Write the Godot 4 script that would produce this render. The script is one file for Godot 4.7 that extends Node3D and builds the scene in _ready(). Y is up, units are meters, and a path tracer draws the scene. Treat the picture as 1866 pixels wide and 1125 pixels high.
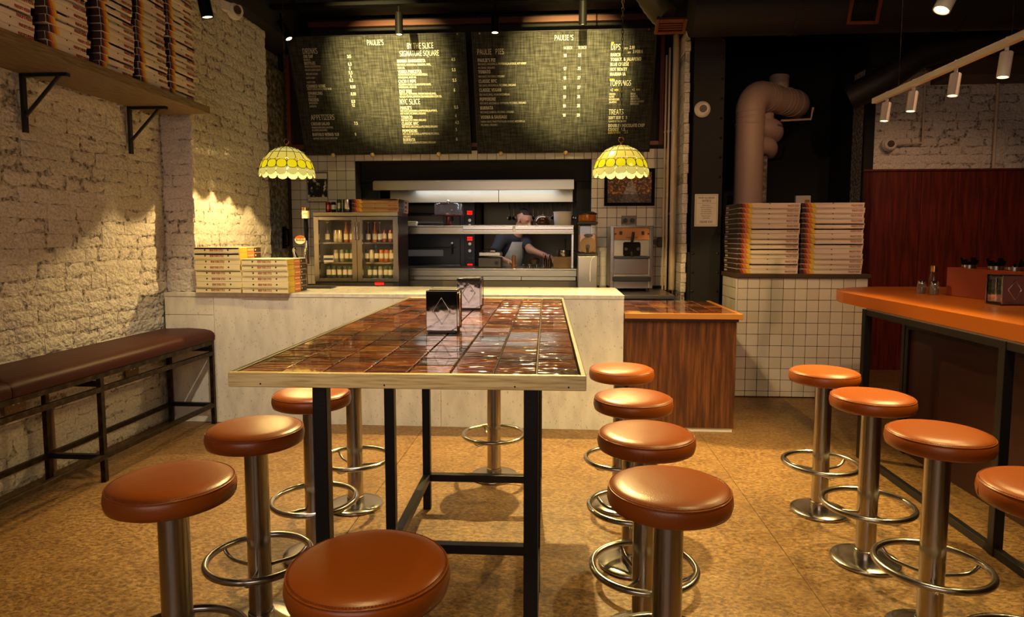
extends Node3D
# A pizza restaurant: tiled bar table with stools, marble counter, menu boards, pass-through kitchen.

var M := {}
var counts := {}
var rng := RandomNumberGenerator.new()
const WARM := Color(1.0, 0.87, 0.55)

func _ready():
	rng.seed = 7
	# ---- camera
	var cam := Camera3D.new(); cam.name = "camera"; add_child(cam)
	cam.position = Vector3(0, 1.42, 0)
	var q := atan(96.0 / 1180.0)
	cam.rotation = Vector3(-q, atan(88.0 / 1180.0 * cos(q)), 0)
	cam.set_frustum(1125.0 / 1180.0 * 0.05, Vector2(0, -28.5 / 1180.0 * 0.05), 0.05, 60.0)
	cam.current = true
	# ---- environment: dull evening daylight outside the shop window behind the camera
	var we := WorldEnvironment.new(); we.name = "environment"; add_child(we)
	var e := Environment.new(); we.environment = e
	e.background_mode = Environment.BG_SKY
	var sky := Sky.new(); var pm := ProceduralSkyMaterial.new()
	pm.sky_top_color = Color(0.62, 0.64, 0.72); pm.sky_horizon_color = Color(0.75, 0.72, 0.72)
	pm.ground_bottom_color = Color(0.25, 0.23, 0.22); pm.ground_horizon_color = Color(0.5, 0.48, 0.46)
	pm.sky_energy_multiplier = 0.25; pm.ground_energy_multiplier = 0.25
	sky.sky_material = pm; e.sky = sky
	e.tonemap_mode = Environment.TONE_MAPPER_LINEAR
	e.tonemap_exposure = 1.03
	e.sdfgi_enabled = true; e.ssao_enabled = true; e.ssil_enabled = true
	# daylight that comes in through the shop window behind the camera
	var day := AreaLight3D.new(); day.name = "window_daylight"; add_child(day)
	day.position = Vector3(-0.9, 2.05, 2.85); day.area_size = Vector2(3.4, 1.6)
	day.light_color = Color(1.0, 0.9, 0.82); day.light_energy = 6.0;
	day.shadow_enabled = true
	materials()
	setting()
	joinery()
	bar_table()
	stools()
	bench_and_shelf()
	pizza_boxes()
	pendants()
	spot_lamps()
	menu_boards()
	back_wall_things()
	kitchen()
	cook()
	column_corner()
	orange_bar()

# ------------------------------------------------------------------ mesh builder
class MB:
	var v := PackedVector3Array()
	var n := PackedVector3Array()
	var uv := PackedVector2Array()
	var col := PackedColorArray()
	var c := Color(1, 1, 1)
	var use_col := false
	func tri(a: Vector3, b: Vector3, d: Vector3, na: Vector3, nb: Vector3, nd: Vector3, ua := Vector2.ZERO, ub := Vector2.ZERO, ud := Vector2.ZERO):
		if (b - a).cross(d - a).dot(na + nb + nd) > 0.0:
			v.append_array([a, d, b]); n.append_array([na, nd, nb]); uv.append_array([ua, ud, ub])
		else:
			v.append_array([a, b, d]); n.append_array([na, nb, nd]); uv.append_array([ua, ub, ud])
		if use_col:
			col.append_array([c, c, c])
	func quad(a: Vector3, b: Vector3, d: Vector3, f: Vector3, na: Vector3, nb = null, nd = null, nf = null):
		var n1: Vector3 = na if nb == null else nb
		var n2: Vector3 = na if nd == null else nd
		var n3: Vector3 = na if nf == null else nf
		tri(a, b, d, na, n1, n2, Vector2(0, 1), Vector2(1, 1), Vector2(1, 0))
		tri(a, d, f, na, n2, n3, Vector2(0, 1), Vector2(1, 0), Vector2(0, 0))
	func box(t: Transform3D, s: Vector3, b := 0.0):
		var h := s * 0.5
		b = minf(b, minf(h.x, minf(h.y, h.z)) * 0.95)
		var P := []
		for i in 8:
			var sg := Vector3(1 if i & 1 else -1, 1 if i & 2 else -1, 1 if i & 4 else -1)
			var o := []
			for k in 3:
				var p := sg * (h - Vector3(b, b, b))
				p[k] = sg[k] * h[k]
				o.append(t * p)
			P.append(o)
		var N := func(i: int, k: int) -> Vector3:
			var w := Vector3.ZERO
			w[k] = 1.0 if i & (1 << k) else -1.0
			return (t.basis * w).normalized()
		for k in 3:
			var a := (k + 1) % 3
			var d := (k + 2) % 3
			for s0 in 2:
				var i0 := s0 << k
				var i1 := i0 | (1 << a)
				var i2 := i1 | (1 << d)
				var i3 := i0 | (1 << d)
				quad(P[i0][k], P[i1][k], P[i2][k], P[i3][k], N.call(i0, k))
			if b > 0.0:
				for sa in 2:
					for sd in 2:
						var j0 := (sa << a) | (sd << d)
						var j1 := j0 | (1 << k)
						quad(P[j0][a], P[j1][a], P[j1][d], P[j0][d], N.call(j0, a), N.call(j0, a), N.call(j0, d), N.call(j0, d))
		if b > 0.0:
			for i in 8:
				tri(P[i][0], P[i][1], P[i][2], N.call(i, 0), N.call(i, 1), N.call(i, 2))
	func bx(c0: Vector3, s: Vector3, b := 0.0):
		box(Transform3D(Basis(), c0), s, b)
	func span(a: Vector3, d: Vector3, b := 0.0):      # box from corner to corner
		box(Transform3D(Basis(), (a + d) * 0.5), (d - a).abs(), b)
	func lathe(t: Transform3D, prof: Array, seg := 24, sharp := 0.75, a0 := 0.0, a1 := TAU):
		var m := prof.size()
		var sn := []
		for i in m - 1:
			var d: Vector2 = prof[i + 1] - prof[i]
			sn.append(Vector2(d.y, -d.x).normalized())
		for i in m - 1:
			var n0: Vector2 = sn[i]
			var n1: Vector2 = sn[i]
			if i > 0 and sn[i].dot(sn[i - 1]) > sharp:
				n0 = (sn[i] + sn[i - 1]).normalized()
			if i < m - 2 and sn[i].dot(sn[i + 1]) > sharp:
				n1 = (sn[i] + sn[i + 1]).normalized()
			var p0: Vector2 = prof[i]
			var p1: Vector2 = prof[i + 1]
			for s in seg:
				var x := a0 + (a1 - a0) * s / seg
				var y := a0 + (a1 - a0) * (s + 1) / seg
				var A := t * Vector3(p0.x * cos(x), p0.y, p0.x * sin(x))
				var B := t * Vector3(p0.x * cos(y), p0.y, p0.x * sin(y))
				var C := t * Vector3(p1.x * cos(y), p1.y, p1.x * sin(y))
				var D := t * Vector3(p1.x * cos(x), p1.y, p1.x * sin(x))
				var nA := (t.basis * Vector3(n0.x * cos(x), n0.y, n0.x * sin(x))).normalized()
				var nB := (t.basis * Vector3(n0.x * cos(y), n0.y, n0.x * sin(y))).normalized()
				var nC := (t.basis * Vector3(n1.x * cos(y), n1.y, n1.x * sin(y))).normalized()
				var nD := (t.basis * Vector3(n1.x * cos(x), n1.y, n1.x * sin(x))).normalized()
				if p0.x > 1e-6:
					tri(A, B, C, nA, nB, nC)
				if p1.x > 1e-6:
					tri(A, C, D, nA, nC, nD)
	func cyl(a: Vector3, d: Vector3, r: float, seg := 20, r2 := -1.0, bev := 0.0):
		var up := (d - a).normalized()
		var x := up.cross(Vector3.FORWARD if absf(up.z) < 0.9 else Vector3.RIGHT).normalized()
		var t := Transform3D(Basis(x, up, x.cross(up)), a)
		var L := (d - a).length()
		var q := r if r2 < 0.0 else r2
		if bev > 0.0:
			lathe(t, [Vector2(0, 0), Vector2(r - bev, 0), Vector2(r, bev), Vector2(q, L - bev), Vector2(q - bev, L), Vector2(0, L)], seg, 0.6)
		else:
			lathe(t, [Vector2(0, 0), Vector2(r, 0), Vector2(q, L), Vector2(0, L)], seg)
	func tube(pts: Array, r: float, seg := 10, closed := false, radii := []):
		var m := pts.size()
		var T := []
		for i in m:
			var p0: Vector3 = pts[(i - 1 + m) % m] if closed or i > 0 else pts[i]
			var p1: Vector3 = pts[(i + 1) % m] if closed or i < m - 1 else pts[i]
			T.append((p1 - p0).normalized())
		var t0: Vector3 = T[0]
		var u := t0.cross(Vector3.UP if absf(t0.y) < 0.9 else Vector3.RIGHT).normalized()
		var U := []
		for i in m:
			var ti: Vector3 = T[i]
			u = (u - ti * u.dot(ti)).normalized()
			U.append(u)
		var last := m if closed else m - 1
		for i in last:
			var j := (i + 1) % m
			var r0: float = radii[i] if radii.size() else r
			var r1: float = radii[j] if radii.size() else r
			var ui: Vector3 = U[i]
			var uj: Vector3 = U[j]
			var wi: Vector3 = (T[i] as Vector3).cross(ui)
			var wj: Vector3 = (T[j] as Vector3).cross(uj)
			for s in seg:
				var x := TAU * s / seg
				var y := TAU * (s + 1) / seg
				var na := ui * cos(x) + wi * sin(x)
				var nb := ui * cos(y) + wi * sin(y)
				var nc := uj * cos(y) + wj * sin(y)
				var nd := uj * cos(x) + wj * sin(x)
				quad(pts[i] + na * r0, pts[i] + nb * r0, pts[j] + nc * r1, pts[j] + nd * r1, na, nb, nc, nd)
		if not closed:
			for k in [0, m - 1]:
				var rr: float = radii[k] if radii.size() else r
				var nn: Vector3 = -T[0] if k == 0 else T[m - 1]
				var uk: Vector3 = U[k]
				var wk: Vector3 = (T[k] as Vector3).cross(uk)
				for s in seg:
					var x := TAU * s / seg
					var y := TAU * (s + 1) / seg
					tri(pts[k], pts[k] + (uk * cos(x) + wk * sin(x)) * rr, pts[k] + (uk * cos(y) + wk * sin(y)) * rr, nn, nn, nn)
	func prism(poly: PackedVector2Array, z0: float, z1: float, t := Transform3D()):
		var idx := Geometry2D.triangulate_polygon(poly)
		var nf := (t.basis * Vector3(0, 0, 1)).normalized()
		for i in range(0, idx.size(), 3):
			var a := poly[idx[i]]; var b := poly[idx[i + 1]]; var d := poly[idx[i + 2]]
			tri(t * Vector3(a.x, a.y, z1), t * Vector3(b.x, b.y, z1), t * Vector3(d.x, d.y, z1), nf, nf, nf)
			tri(t * Vector3(a.x, a.y, z0), t * Vector3(b.x, b.y, z0), t * Vector3(d.x, d.y, z0), -nf, -nf, -nf)
		var cw := Geometry2D.is_polygon_clockwise(poly)
		for i in poly.size():
			var a := poly[i]; var b := poly[(i + 1) % poly.size()]
			var dd := (b - a).normalized()
			var nn := Vector3(-dd.y, dd.x, 0) if cw else Vector3(dd.y, -dd.x, 0)
			var w := (t.basis * nn).normalized()
			quad(t * Vector3(a.x, a.y, z0), t * Vector3(b.x, b.y, z0), t * Vector3(b.x, b.y, z1), t * Vector3(a.x, a.y, z1), w)
	func mesh() -> ArrayMesh:
		var a := []
		a.resize(Mesh.ARRAY_MAX)
		a[Mesh.ARRAY_VERTEX] = v
		a[Mesh.ARRAY_NORMAL] = n
		a[Mesh.ARRAY_TEX_UV] = uv
		if use_col:
			a[Mesh.ARRAY_COLOR] = col
		var m := ArrayMesh.new()
		m.add_surface_from_arrays(Mesh.PRIMITIVE_TRIANGLES, a)
		return m

var glyphs := {}
func text(mb: MB, s: String, h: float, t: Transform3D, xs := 0.72, bold := true, align := -1, depth := 0.0012, slant := 0.0, serif := false) -> float:
	var key := s + str(bold) + str(serif)
	if not glyphs.has(key):
		var tm := TextMesh.new()
		var f := SystemFont.new()
		f.font_names = PackedStringArray(["Droid Serif" if serif else "Droid Sans"]); f.font_weight = 700 if bold else 400
		tm.font = f; tm.text = s; tm.font_size = 32; tm.pixel_size = 1.0 / 23.0; tm.depth = 1.0; tm.curve_step = 3.0
		tm.horizontal_alignment = HORIZONTAL_ALIGNMENT_LEFT; tm.vertical_alignment = VERTICAL_ALIGNMENT_BOTTOM
		var a := tm.get_mesh_arrays() if tm is PrimitiveMesh else []
		glyphs[key] = a
	var arr: Array = glyphs[key]
	if arr.is_empty() or arr[Mesh.ARRAY_VERTEX] == null:
		return 0.0
	var V: PackedVector3Array = arr[Mesh.ARRAY_VERTEX]
	var NN: PackedVector3Array = arr[Mesh.ARRAY_NORMAL]
	var I: PackedInt32Array = arr[Mesh.ARRAY_INDEX] if arr[Mesh.ARRAY_INDEX] != null else PackedInt32Array(range(V.size()))
	var lo := INF; var hi := -INF; var base := INF
	for p in V:
		lo = minf(lo, p.x); hi = maxf(hi, p.x)
	base = text_base(bold, serif)
	var w := (hi - lo) * h * xs
	var off := 0.0 if align < 0 else (-w * 0.5 if align == 0 else -w)
	for i in range(0, I.size(), 3):
		var q := []
		var nn := []
		for k in 3:
			var p := V[I[i + k]]
			var yy := (p.y - base) * h
			q.append(t * Vector3(off + (p.x - lo) * h * xs + yy * slant, yy, (p.z + 0.5) * depth))
			nn.append((t.basis * NN[I[i + k]]).normalized())
		if NN[I[i]].z > -0.5:
			mb.tri(q[0], q[1], q[2], nn[0], nn[1], nn[2])
	return w
var bases := {}
func text_base(bold: bool, serif: bool) -> float:
	var k := str(bold) + str(serif)
	if not bases.has(k):
		var tm := TextMesh.new()
		var f := SystemFont.new()
		f.font_names = PackedStringArray(["Droid Serif" if serif else "Droid Sans"]); f.font_weight = 700 if bold else 400
		tm.font = f; tm.text = "H"; tm.font_size = 32; tm.pixel_size = 1.0 / 23.0; tm.depth = 1.0
		tm.vertical_alignment = VERTICAL_ALIGNMENT_BOTTOM
		var lo := INF
		for p in (tm.get_mesh_arrays()[Mesh.ARRAY_VERTEX] as PackedVector3Array):
			lo = minf(lo, p.y)
		bases[k] = lo
	return bases[k]

# ------------------------------------------------------------------ naming
func numbered(called: String, parent: Node) -> String:
	var k := str(parent.get_instance_id()) + called
	counts[k] = counts.get(k, -1) + 1
	return called if counts[k] == 0 else "%s_%03d" % [called, counts[k]]
func put(called: String, what, m, parent: Node = null) -> MeshInstance3D:
	var o := MeshInstance3D.new()
	var p: Node = self if parent == null else parent
	o.name = numbered(called, p)
	o.mesh = what.mesh() if what is MB else what
	if m != null:
		o.material_override = M[m] if m is String else m
	p.add_child(o, true)
	return o
func tag(o: Node3D, label: String, category: String, group := "") -> Node3D:
	o.set_meta("label", label); o.set_meta("category", category)
	if group != "":
		o.set_meta("group", group)
	return o
func thing(called: String, label: String, category: String, at := Vector3.ZERO, turn := 0.0, group := "") -> Node3D:
	var o := Node3D.new()
	o.name = numbered(called, self); add_child(o, true)
	o.position = at; o.rotation.y = turn
	tag(o, label, category, group)
	return o
func dup(src: Node3D, called: String, label: String, at: Vector3, turn := 0.0) -> Node3D:
	var o: Node3D = src.duplicate()
	o.name = numbered(called, self); add_child(o, true)
	o.position = at; o.rotation.y = turn
	o.set_meta("label", label)
	return o
func struct(called: String, what, m, parent: Node = null) -> MeshInstance3D:
	var o := put(called, what, m, parent)
	if parent == null:
		o.set_meta("kind", "structure")
	return o
func shell(called: String) -> Node3D:
	var o := Node3D.new()
	o.name = called; add_child(o, true); o.set_meta("kind", "structure")
	return o
func V(x: float, y: float, z: float) -> Vector3:
	return Vector3(x, y, z)
const ORD := ["first", "second", "third", "fourth", "fifth", "sixth", "seventh", "eighth", "ninth", "tenth", "eleventh", "twelfth", "thirteenth", "fourteenth", "fifteenth", "sixteenth", "seventeenth", "eighteenth", "nineteenth", "twentieth"]

func spot(called: String, at: Vector3, to: Vector3, energy: float, angle: float, color := WARM, size := 0.03, blend := 0.6, parent: Node = null) -> SpotLight3D:
	var l := SpotLight3D.new()
	l.name = called
	if parent == null:
		add_child(l, true)
	else:
		parent.add_child(l, true)
	var up := Vector3.UP if absf((to - at).normalized().y) < 0.99 else Vector3.RIGHT
	l.global_transform = Transform3D(Basis.looking_at(to - at, up), at)
	l.light_energy = energy; l.spot_angle = angle; l.spot_range = 14.0; l.spot_attenuation = 2.0
	l.light_color = color; l.light_size = size; l.spot_angle_attenuation = blend; l.shadow_enabled = true
	return l

# ------------------------------------------------------------------ materials
func noise(freq: float, seed_: int, ramp: Array, size := 512, kind := FastNoiseLite.TYPE_SIMPLEX_SMOOTH, oct := 4, normal := false, bump := 4.0, warp := 0.0, gain := 0.5) -> NoiseTexture2D:
	var f := FastNoiseLite.new()
	f.noise_type = kind; f.seed = seed_; f.frequency = freq; f.fractal_octaves = oct; f.fractal_gain = gain
	if warp > 0.0:
		f.domain_warp_enabled = true; f.domain_warp_amplitude = warp; f.domain_warp_frequency = freq
	var t := NoiseTexture2D.new()
	t.width = size; t.height = size; t.seamless = true; t.noise = f
	if normal:
		t.as_normal_map = true; t.bump_strength = bump
	elif ramp.size():
		var g := Gradient.new()
		var offs := PackedFloat32Array(); var cols := PackedColorArray()
		for r in ramp:
			offs.append(r[0]); cols.append(r[1])
		g.offsets = offs; g.colors = cols
		t.color_ramp = g
	return t
func mat(called: String, color: Color, rough := 0.6, metal := 0.0) -> StandardMaterial3D:
	var m := StandardMaterial3D.new()
	m.resource_name = called; m.albedo_color = color; m.roughness = rough; m.metallic = metal
	M[called] = m
	return m
func tri(m: StandardMaterial3D, s: Vector3, world := true):
	m.uv1_triplanar = true; m.uv1_world_triplanar = world; m.uv1_scale = s; m.uv1_triplanar_sharpness = 4.0
func glow(called: String, color: Color, energy: float, base := Color(0.8, 0.8, 0.8)):
	var m := mat(called, base, 0.5)
	m.emission_enabled = true; m.emission = color; m.emission_energy_multiplier = energy
func C(r: float, g: float, b: float) -> Color:
	return Color(r / 255.0, g / 255.0, b / 255.0)

func speckled_marble() -> ImageTexture:
	var r := RandomNumberGenerator.new(); r.seed = 61
	var f := FastNoiseLite.new(); f.seed = 3; f.frequency = 0.012; f.fractal_octaves = 4
	var im := Image.create(768, 768, false, Image.FORMAT_RGB8)
	for y in 768:
		for x in 768:
			var v := f.get_noise_2d(x, y * 0.4)
			im.set_pixel(x, y, Color(0.87, 0.84, 0.78).darkened(clampf(0.03 - v * 0.09, 0.0, 0.2)))
	for k in 3200:
		var cx := r.randi() % 768
		var cy := r.randi() % 768
		if r.randf() > 0.25 + 1.1 * maxf(0.0, f.get_noise_2d(cx * 1.7 + 400.0, cy * 1.3)): continue
		var w := r.randf_range(0.6, 1.9)
		var h := w * r.randf_range(1.2, 4.5)
		var dk := r.randf_range(0.15, 0.62)
		for j in range(-int(h) - 1, int(h) + 2):
			for i in range(-int(w) - 1, int(w) + 2):
				var d := (i * i) / (w * w) + (j * j) / (h * h)
				if d < 1.0:
					var px := posmod(cx + i + int(j * 0.3), 768)
					var py := posmod(cy + j, 768)
					im.set_pixel(px, py, im.get_pixel(px, py).lerp(Color(0.25, 0.21, 0.16), dk * (1.0 - d)))
	return ImageTexture.create_from_image(im)
func weave() -> ImageTexture:
	var f := FastNoiseLite.new(); f.seed = 9; f.frequency = 0.03; f.fractal_octaves = 3
	var im := Image.create(512, 512, false, Image.FORMAT_RGB8)
	for y in 512:
		for x in 512:
			var v := 0.42 + 0.42 * f.get_noise_2d(x * 3.0, y * 0.3) + 0.4 * f.get_noise_2d(x * 0.3 + 900.0, y * 3.0)
			v = clampf(v, 0.0, 1.0)
			var g := lerpf(0.10, 0.285, v)
			im.set_pixel(x, y, Color(g, g * 0.98, g * 0.9))
	return ImageTexture.create_from_image(im)
func materials():
	var m: StandardMaterial3D
	var n_fine := noise(0.05, 3, [], 512, FastNoiseLite.TYPE_SIMPLEX, 4, true, 3.0)
	var n_wave := noise(0.012, 8, [], 512, FastNoiseLite.TYPE_SIMPLEX_SMOOTH, 2, true, 13.0)
	var h_rough := noise(0.02, 5, [], 512, FastNoiseLite.TYPE_SIMPLEX, 5)
	# floor vinyl: mottled stone pattern
	m = mat("floor_vinyl", Color(0.84, 0.8, 0.74), 0.5)
	m.albedo_texture = noise(0.04, 11, [[0.0, C(46, 28, 14)], [0.25, C(88, 62, 34)], [0.42, C(136, 104, 62)], [0.58, C(158, 126, 80)], [0.76, C(188, 158, 108)], [1.0, C(232, 210, 166)]], 1024, FastNoiseLite.TYPE_SIMPLEX, 7, false, 0, 0.0, 0.85)
	m.normal_enabled = true; m.normal_texture = n_fine; m.normal_scale = 0.2
	m.roughness_texture = noise(0.03, 12, [[0.0, Color(0.62, 0.62, 0.62)], [1.0, Color(0.95, 0.95, 0.95)]], 512); m.roughness = 0.62
	tri(m, V(0.55, 0.9, 0.95))
	m.detail_enabled = true; m.detail_blend_mode = BaseMaterial3D.BLEND_MODE_MUL; m.detail_uv_layer = BaseMaterial3D.DETAIL_UV_2
	m.detail_albedo = noise(0.02, 13, [[0.0, C(200, 190, 180)], [0.45, C(236, 231, 226)], [1.0, C(255, 255, 255)]], 512, FastNoiseLite.TYPE_SIMPLEX, 6, false, 0, 0.0, 0.7)
	m.uv2_triplanar = true; m.uv2_world_triplanar = true; m.uv2_scale = V(0.31, 0.31, 0.43)
	# painted brick
	m = mat("painted_brick", Color(1, 1, 1), 0.75)
	m.albedo_texture = noise(0.02, 21, [[0.0, C(90, 78, 70)], [0.12, C(150, 138, 128)], [0.24, C(196, 187, 178)], [0.5, C(208, 199, 190)], [1.0, C(226, 218, 208)]], 1024, FastNoiseLite.TYPE_SIMPLEX, 6, false, 0, 0.0, 0.6)
	m.heightmap_enabled = true; m.heightmap_texture = h_rough; m.heightmap_scale = 1.0
	tri(m, V(1.5, 1.9, 1.5))
	m = mat("brick_joint", Color(1, 1, 1), 0.9)
	m.albedo_texture = noise(0.02, 25, [[0.0, C(64, 56, 50)], [0.3, C(138, 128, 120)], [0.5, C(178, 169, 160)], [1.0, C(206, 197, 188)]], 512, FastNoiseLite.TYPE_SIMPLEX, 4)
	m.heightmap_enabled = true; m.heightmap_texture = h_rough; m.heightmap_scale = 1.5
	tri(m, V(2, 2, 2))
	m = mat("rough_concrete", Color(1, 1, 1), 0.9)
	m.albedo_texture = noise(0.015, 31, [[0.0, C(70, 62, 50)], [0.5, C(120, 110, 92)], [1.0, C(170, 158, 136)]], 512, FastNoiseLite.TYPE_SIMPLEX, 5)
	m.heightmap_enabled = true; m.heightmap_texture = h_rough; m.heightmap_scale = 1.2
	tri(m, V(1.5, 1.5, 1.5))
	mat("black_paint", C(17, 14, 13), 0.75)
	mat("black_gloss", C(10, 9, 9), 0.5).metallic_specular = 0.15
	m = mat("black_steel", C(34, 32, 34), 0.38, 0.55)
	m.normal_enabled = true; m.normal_texture = n_fine; m.normal_scale = 0.1; tri(m, V(3, 3, 3), false)
	m = mat("worn_steel", C(92, 78, 58), 0.42, 0.8); tri(m, V(3, 3, 3), false)
	m.albedo_texture = noise(0.02, 33, [[0.0, C(90, 78, 66)], [0.6, C(170, 160, 150)], [1.0, C(255, 250, 240)]], 256)
	mat("dark_void", C(10, 8, 8), 0.85)
	# glazed wall tiles
	mat("wall_tile", C(214, 206, 196), 0.22)
	mat("wall_tile_warm", C(206, 196, 182), 0.25)
	mat("grout_dark", C(52, 44, 40), 0.9)
	# table tiles: eight glazes
	var glz := [C(128, 62, 22), C(156, 80, 26), C(102, 48, 20), C(186, 112, 38), C(136, 64, 28), C(74, 42, 28), C(172, 98, 30), C(112, 50, 22)]
	for i in glz.size():
		var g: Color = glz[i]
		m = mat("glazed_tile_%s" % ["a", "b", "c", "d", "e", "f", "g", "h"][i], Color(1, 1, 1), 0.1)
		m.albedo_texture = noise(0.012, 40 + i, [[0.0, g.darkened(0.55)], [0.4, g.darkened(0.2)], [0.65, g], [1.0, g.lightened(0.28)]], 256, FastNoiseLite.TYPE_SIMPLEX_SMOOTH, 4, false, 0, 20.0)
		m.normal_enabled = true; m.normal_texture = n_wave; m.normal_scale = 0.6
		m.clearcoat_enabled = true; m.clearcoat = 0.6; m.clearcoat_roughness = 0.04
		tri(m, V(1.5, 1.5, 4.6))
	mat("bar_red", C(44, 10, 8), 0.4)
	mat("grout_brown", C(60, 40, 26), 0.7)
	# woods
	m = mat("ash_wood", Color(1, 1, 1), 0.5)
	m.albedo_texture = noise(0.02, 51, [[0.0, C(170, 142, 98)], [0.45, C(208, 184, 138)], [1.0, C(228, 208, 166)]], 512, FastNoiseLite.TYPE_SIMPLEX, 4)
	tri(m, V(0.5, 9, 9), false)
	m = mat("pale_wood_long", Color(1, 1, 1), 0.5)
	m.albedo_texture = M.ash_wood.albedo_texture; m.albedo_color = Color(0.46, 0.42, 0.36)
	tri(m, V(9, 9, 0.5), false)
	m = mat("shelf_board", Color(1, 1, 1), 0.55)
	m.albedo_texture = noise(0.02, 52, [[0.0, C(78, 62, 42)], [0.5, C(112, 92, 64)], [1.0, C(138, 116, 82)]], 512, FastNoiseLite.TYPE_SIMPLEX, 4)
	tri(m, V(7, 9, 0.5))
	m = mat("walnut", Color(1, 1, 1), 0.4)
	m.albedo_texture = noise(0.02, 53, [[0.0, C(52, 26, 13)], [0.35, C(72, 38, 18)], [0.6, C(96, 54, 26)], [1.0, C(122, 74, 38)]], 512, FastNoiseLite.TYPE_SIMPLEX_SMOOTH, 5, false, 0, 3.0, 0.62)
	tri(m, V(2.6, 0.16, 2.6))
	m = mat("red_panel_wood", Color(1, 1, 1), 0.42)
	m.albedo_texture = noise(0.02, 54, [[0.0, C(50, 12, 8)], [0.5, C(92, 26, 16)], [1.0, C(122, 44, 24)]], 512, FastNoiseLite.TYPE_SIMPLEX_SMOOTH, 5, false, 0, 3.0, 0.62)
	tri(m, V(2.2, 0.14, 2.2))
	mat("red_brown_timber", C(98, 44, 22), 0.45)
	mat("honey_edge", C(176, 116, 54), 0.35)
	mat("dark_oak", C(74, 54, 36), 0.5)
	# marble
	m = mat("marble", Color(1, 1, 1), 0.3)
	m.albedo_texture = speckled_marble()
	tri(m, V(0.8, 0.8, 0.8))
	m = mat("marble_top", Color(1, 1, 1), 0.12)
	m.albedo_texture = M.marble.albedo_texture
	tri(m, V(1.2, 1.2, 1.2))
	# leather
	for pr in [["tan_leather", C(142, 68, 12), 0.34], ["bench_leather", C(58, 20, 10), 0.46]]:
		m = mat(pr[0], pr[1], pr[2]); m.metallic_specular = 0.5 if pr[0] == "tan_leather" else 0.28
		m.normal_enabled = true; m.normal_texture = n_fine; m.normal_scale = 0.22
		tri(m, V(7, 7, 7), false)
	mat("leather_stitch", C(122, 54, 24), 0.6)
	# metals
	m = mat("brushed_steel", C(176, 170, 164), 0.22, 1.0)
	m = mat("sheet_steel", C(176, 170, 154), 0.28, 1.0)
	m.normal_enabled = true; m.normal_texture = n_fine; m.normal_scale = 0.05; tri(m, V(0.6, 6, 6))
	mat("dull_steel", C(96, 90, 78), 0.45, 0.9)
	m = mat("chrome", C(206, 200, 196), 0.07, 1.0)
	m = mat("napkin_chrome", C(150, 140, 136), 0.07, 1.0)
	m.normal_enabled = true; m.normal_texture = n_wave; m.normal_scale = 0.03; tri(m, V(4, 4, 4))
	mat("brass", C(196, 150, 70), 0.25, 1.0)
	mat("lead_came", C(40, 32, 20), 0.5, 0.7)
	# plastics, paper, paint
	mat("white_plastic", C(214, 206, 196), 0.4)
	mat("grey_plastic", C(120, 112, 102), 0.5)
	mat("black_plastic", C(18, 17, 17), 0.4)
	mat("white_duct", C(176, 150, 134), 0.5)
	mat("black_duct", C(20, 15, 14), 0.6)
	mat("olive_duct", C(70, 62, 34), 0.5)
	mat("pipe_paint", C(196, 176, 150), 0.5)
	mat("card_white", C(222, 208, 190), 0.7)
	mat("card_cream", C(224, 206, 160), 0.7)
	mat("card_inner", C(96, 62, 40), 0.8)
	mat("card_brown", C(170, 134, 92), 0.8)
	m = mat("print_ink", Color(1, 1, 1), 0.7); m.vertex_color_use_as_albedo = true
	m = mat("menu_canvas", Color(1, 1, 1), 0.8); m.metallic_specular = 0.22
	m.albedo_texture = weave()
	tri(m, V(1.0, 1.0, 1.0))
	mat("chalk_white", C(186, 180, 164), 0.85)
	mat("chalk_yellow", C(205, 190, 60), 0.8)
	mat("orange_laminate", C(164, 84, 12), 0.32)
	mat("riser_orange", C(140, 54, 18), 0.45)
	mat("paper", C(226, 218, 200), 0.8)
	mat("ink_dark", C(40, 34, 30), 0.8)
	mat("red_ink", C(150, 36, 22), 0.7)
	mat("wooden_ball", C(196, 160, 104), 0.5)
	mat("cream_brown", C(120, 92, 60), 0.6)
	mat("skin", C(196, 138, 108), 0.55)
	mat("dark_cloth", C(54, 52, 58), 0.9)
	mat("apron_cloth", C(222, 212, 196), 0.9)
	mat("hair", C(48, 32, 24), 0.8)
	mat("oven_black", C(26, 25, 24), 0.3)
	glow("red_display", Color(1.0, 0.06, 0.03), 3.0, C(60, 4, 4))
	glow("lamp_lens", Color(1.0, 0.9, 0.66), 6.0)
	glow("bulb_glow", Color(1.0, 0.86, 0.55), 14.0)
	glow("hood_tube", Color(0.85, 0.93, 1.0), 1.2)
	for pr in [["pane_cream", C(238, 216, 112), 0.72], ["pane_gold", C(236, 206, 84), 0.8], ["pane_yellow", C(232, 208, 20), 0.95], ["pane_amber", C(226, 176, 70), 0.7]]:
		m = mat(pr[0], pr[1].darkened(0.6), 0.2)
		m.emission_enabled = true; m.emission = pr[1]; m.emission_energy_multiplier = pr[2]
	# glass
	m = mat("pane_glass", Color(0.5, 0.5, 0.48, 0.015), 0.03); m.transparency = BaseMaterial3D.TRANSPARENCY_ALPHA
	m = mat("clear_glass", Color(1, 1, 1, 0.02), 0.02); m.refraction_enabled = true; m.refraction_scale = 0.05
	m = mat("thin_clear", Color(0.9, 0.9, 0.9, 0.06), 0.05); m.transparency = BaseMaterial3D.TRANSPARENCY_ALPHA
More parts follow.
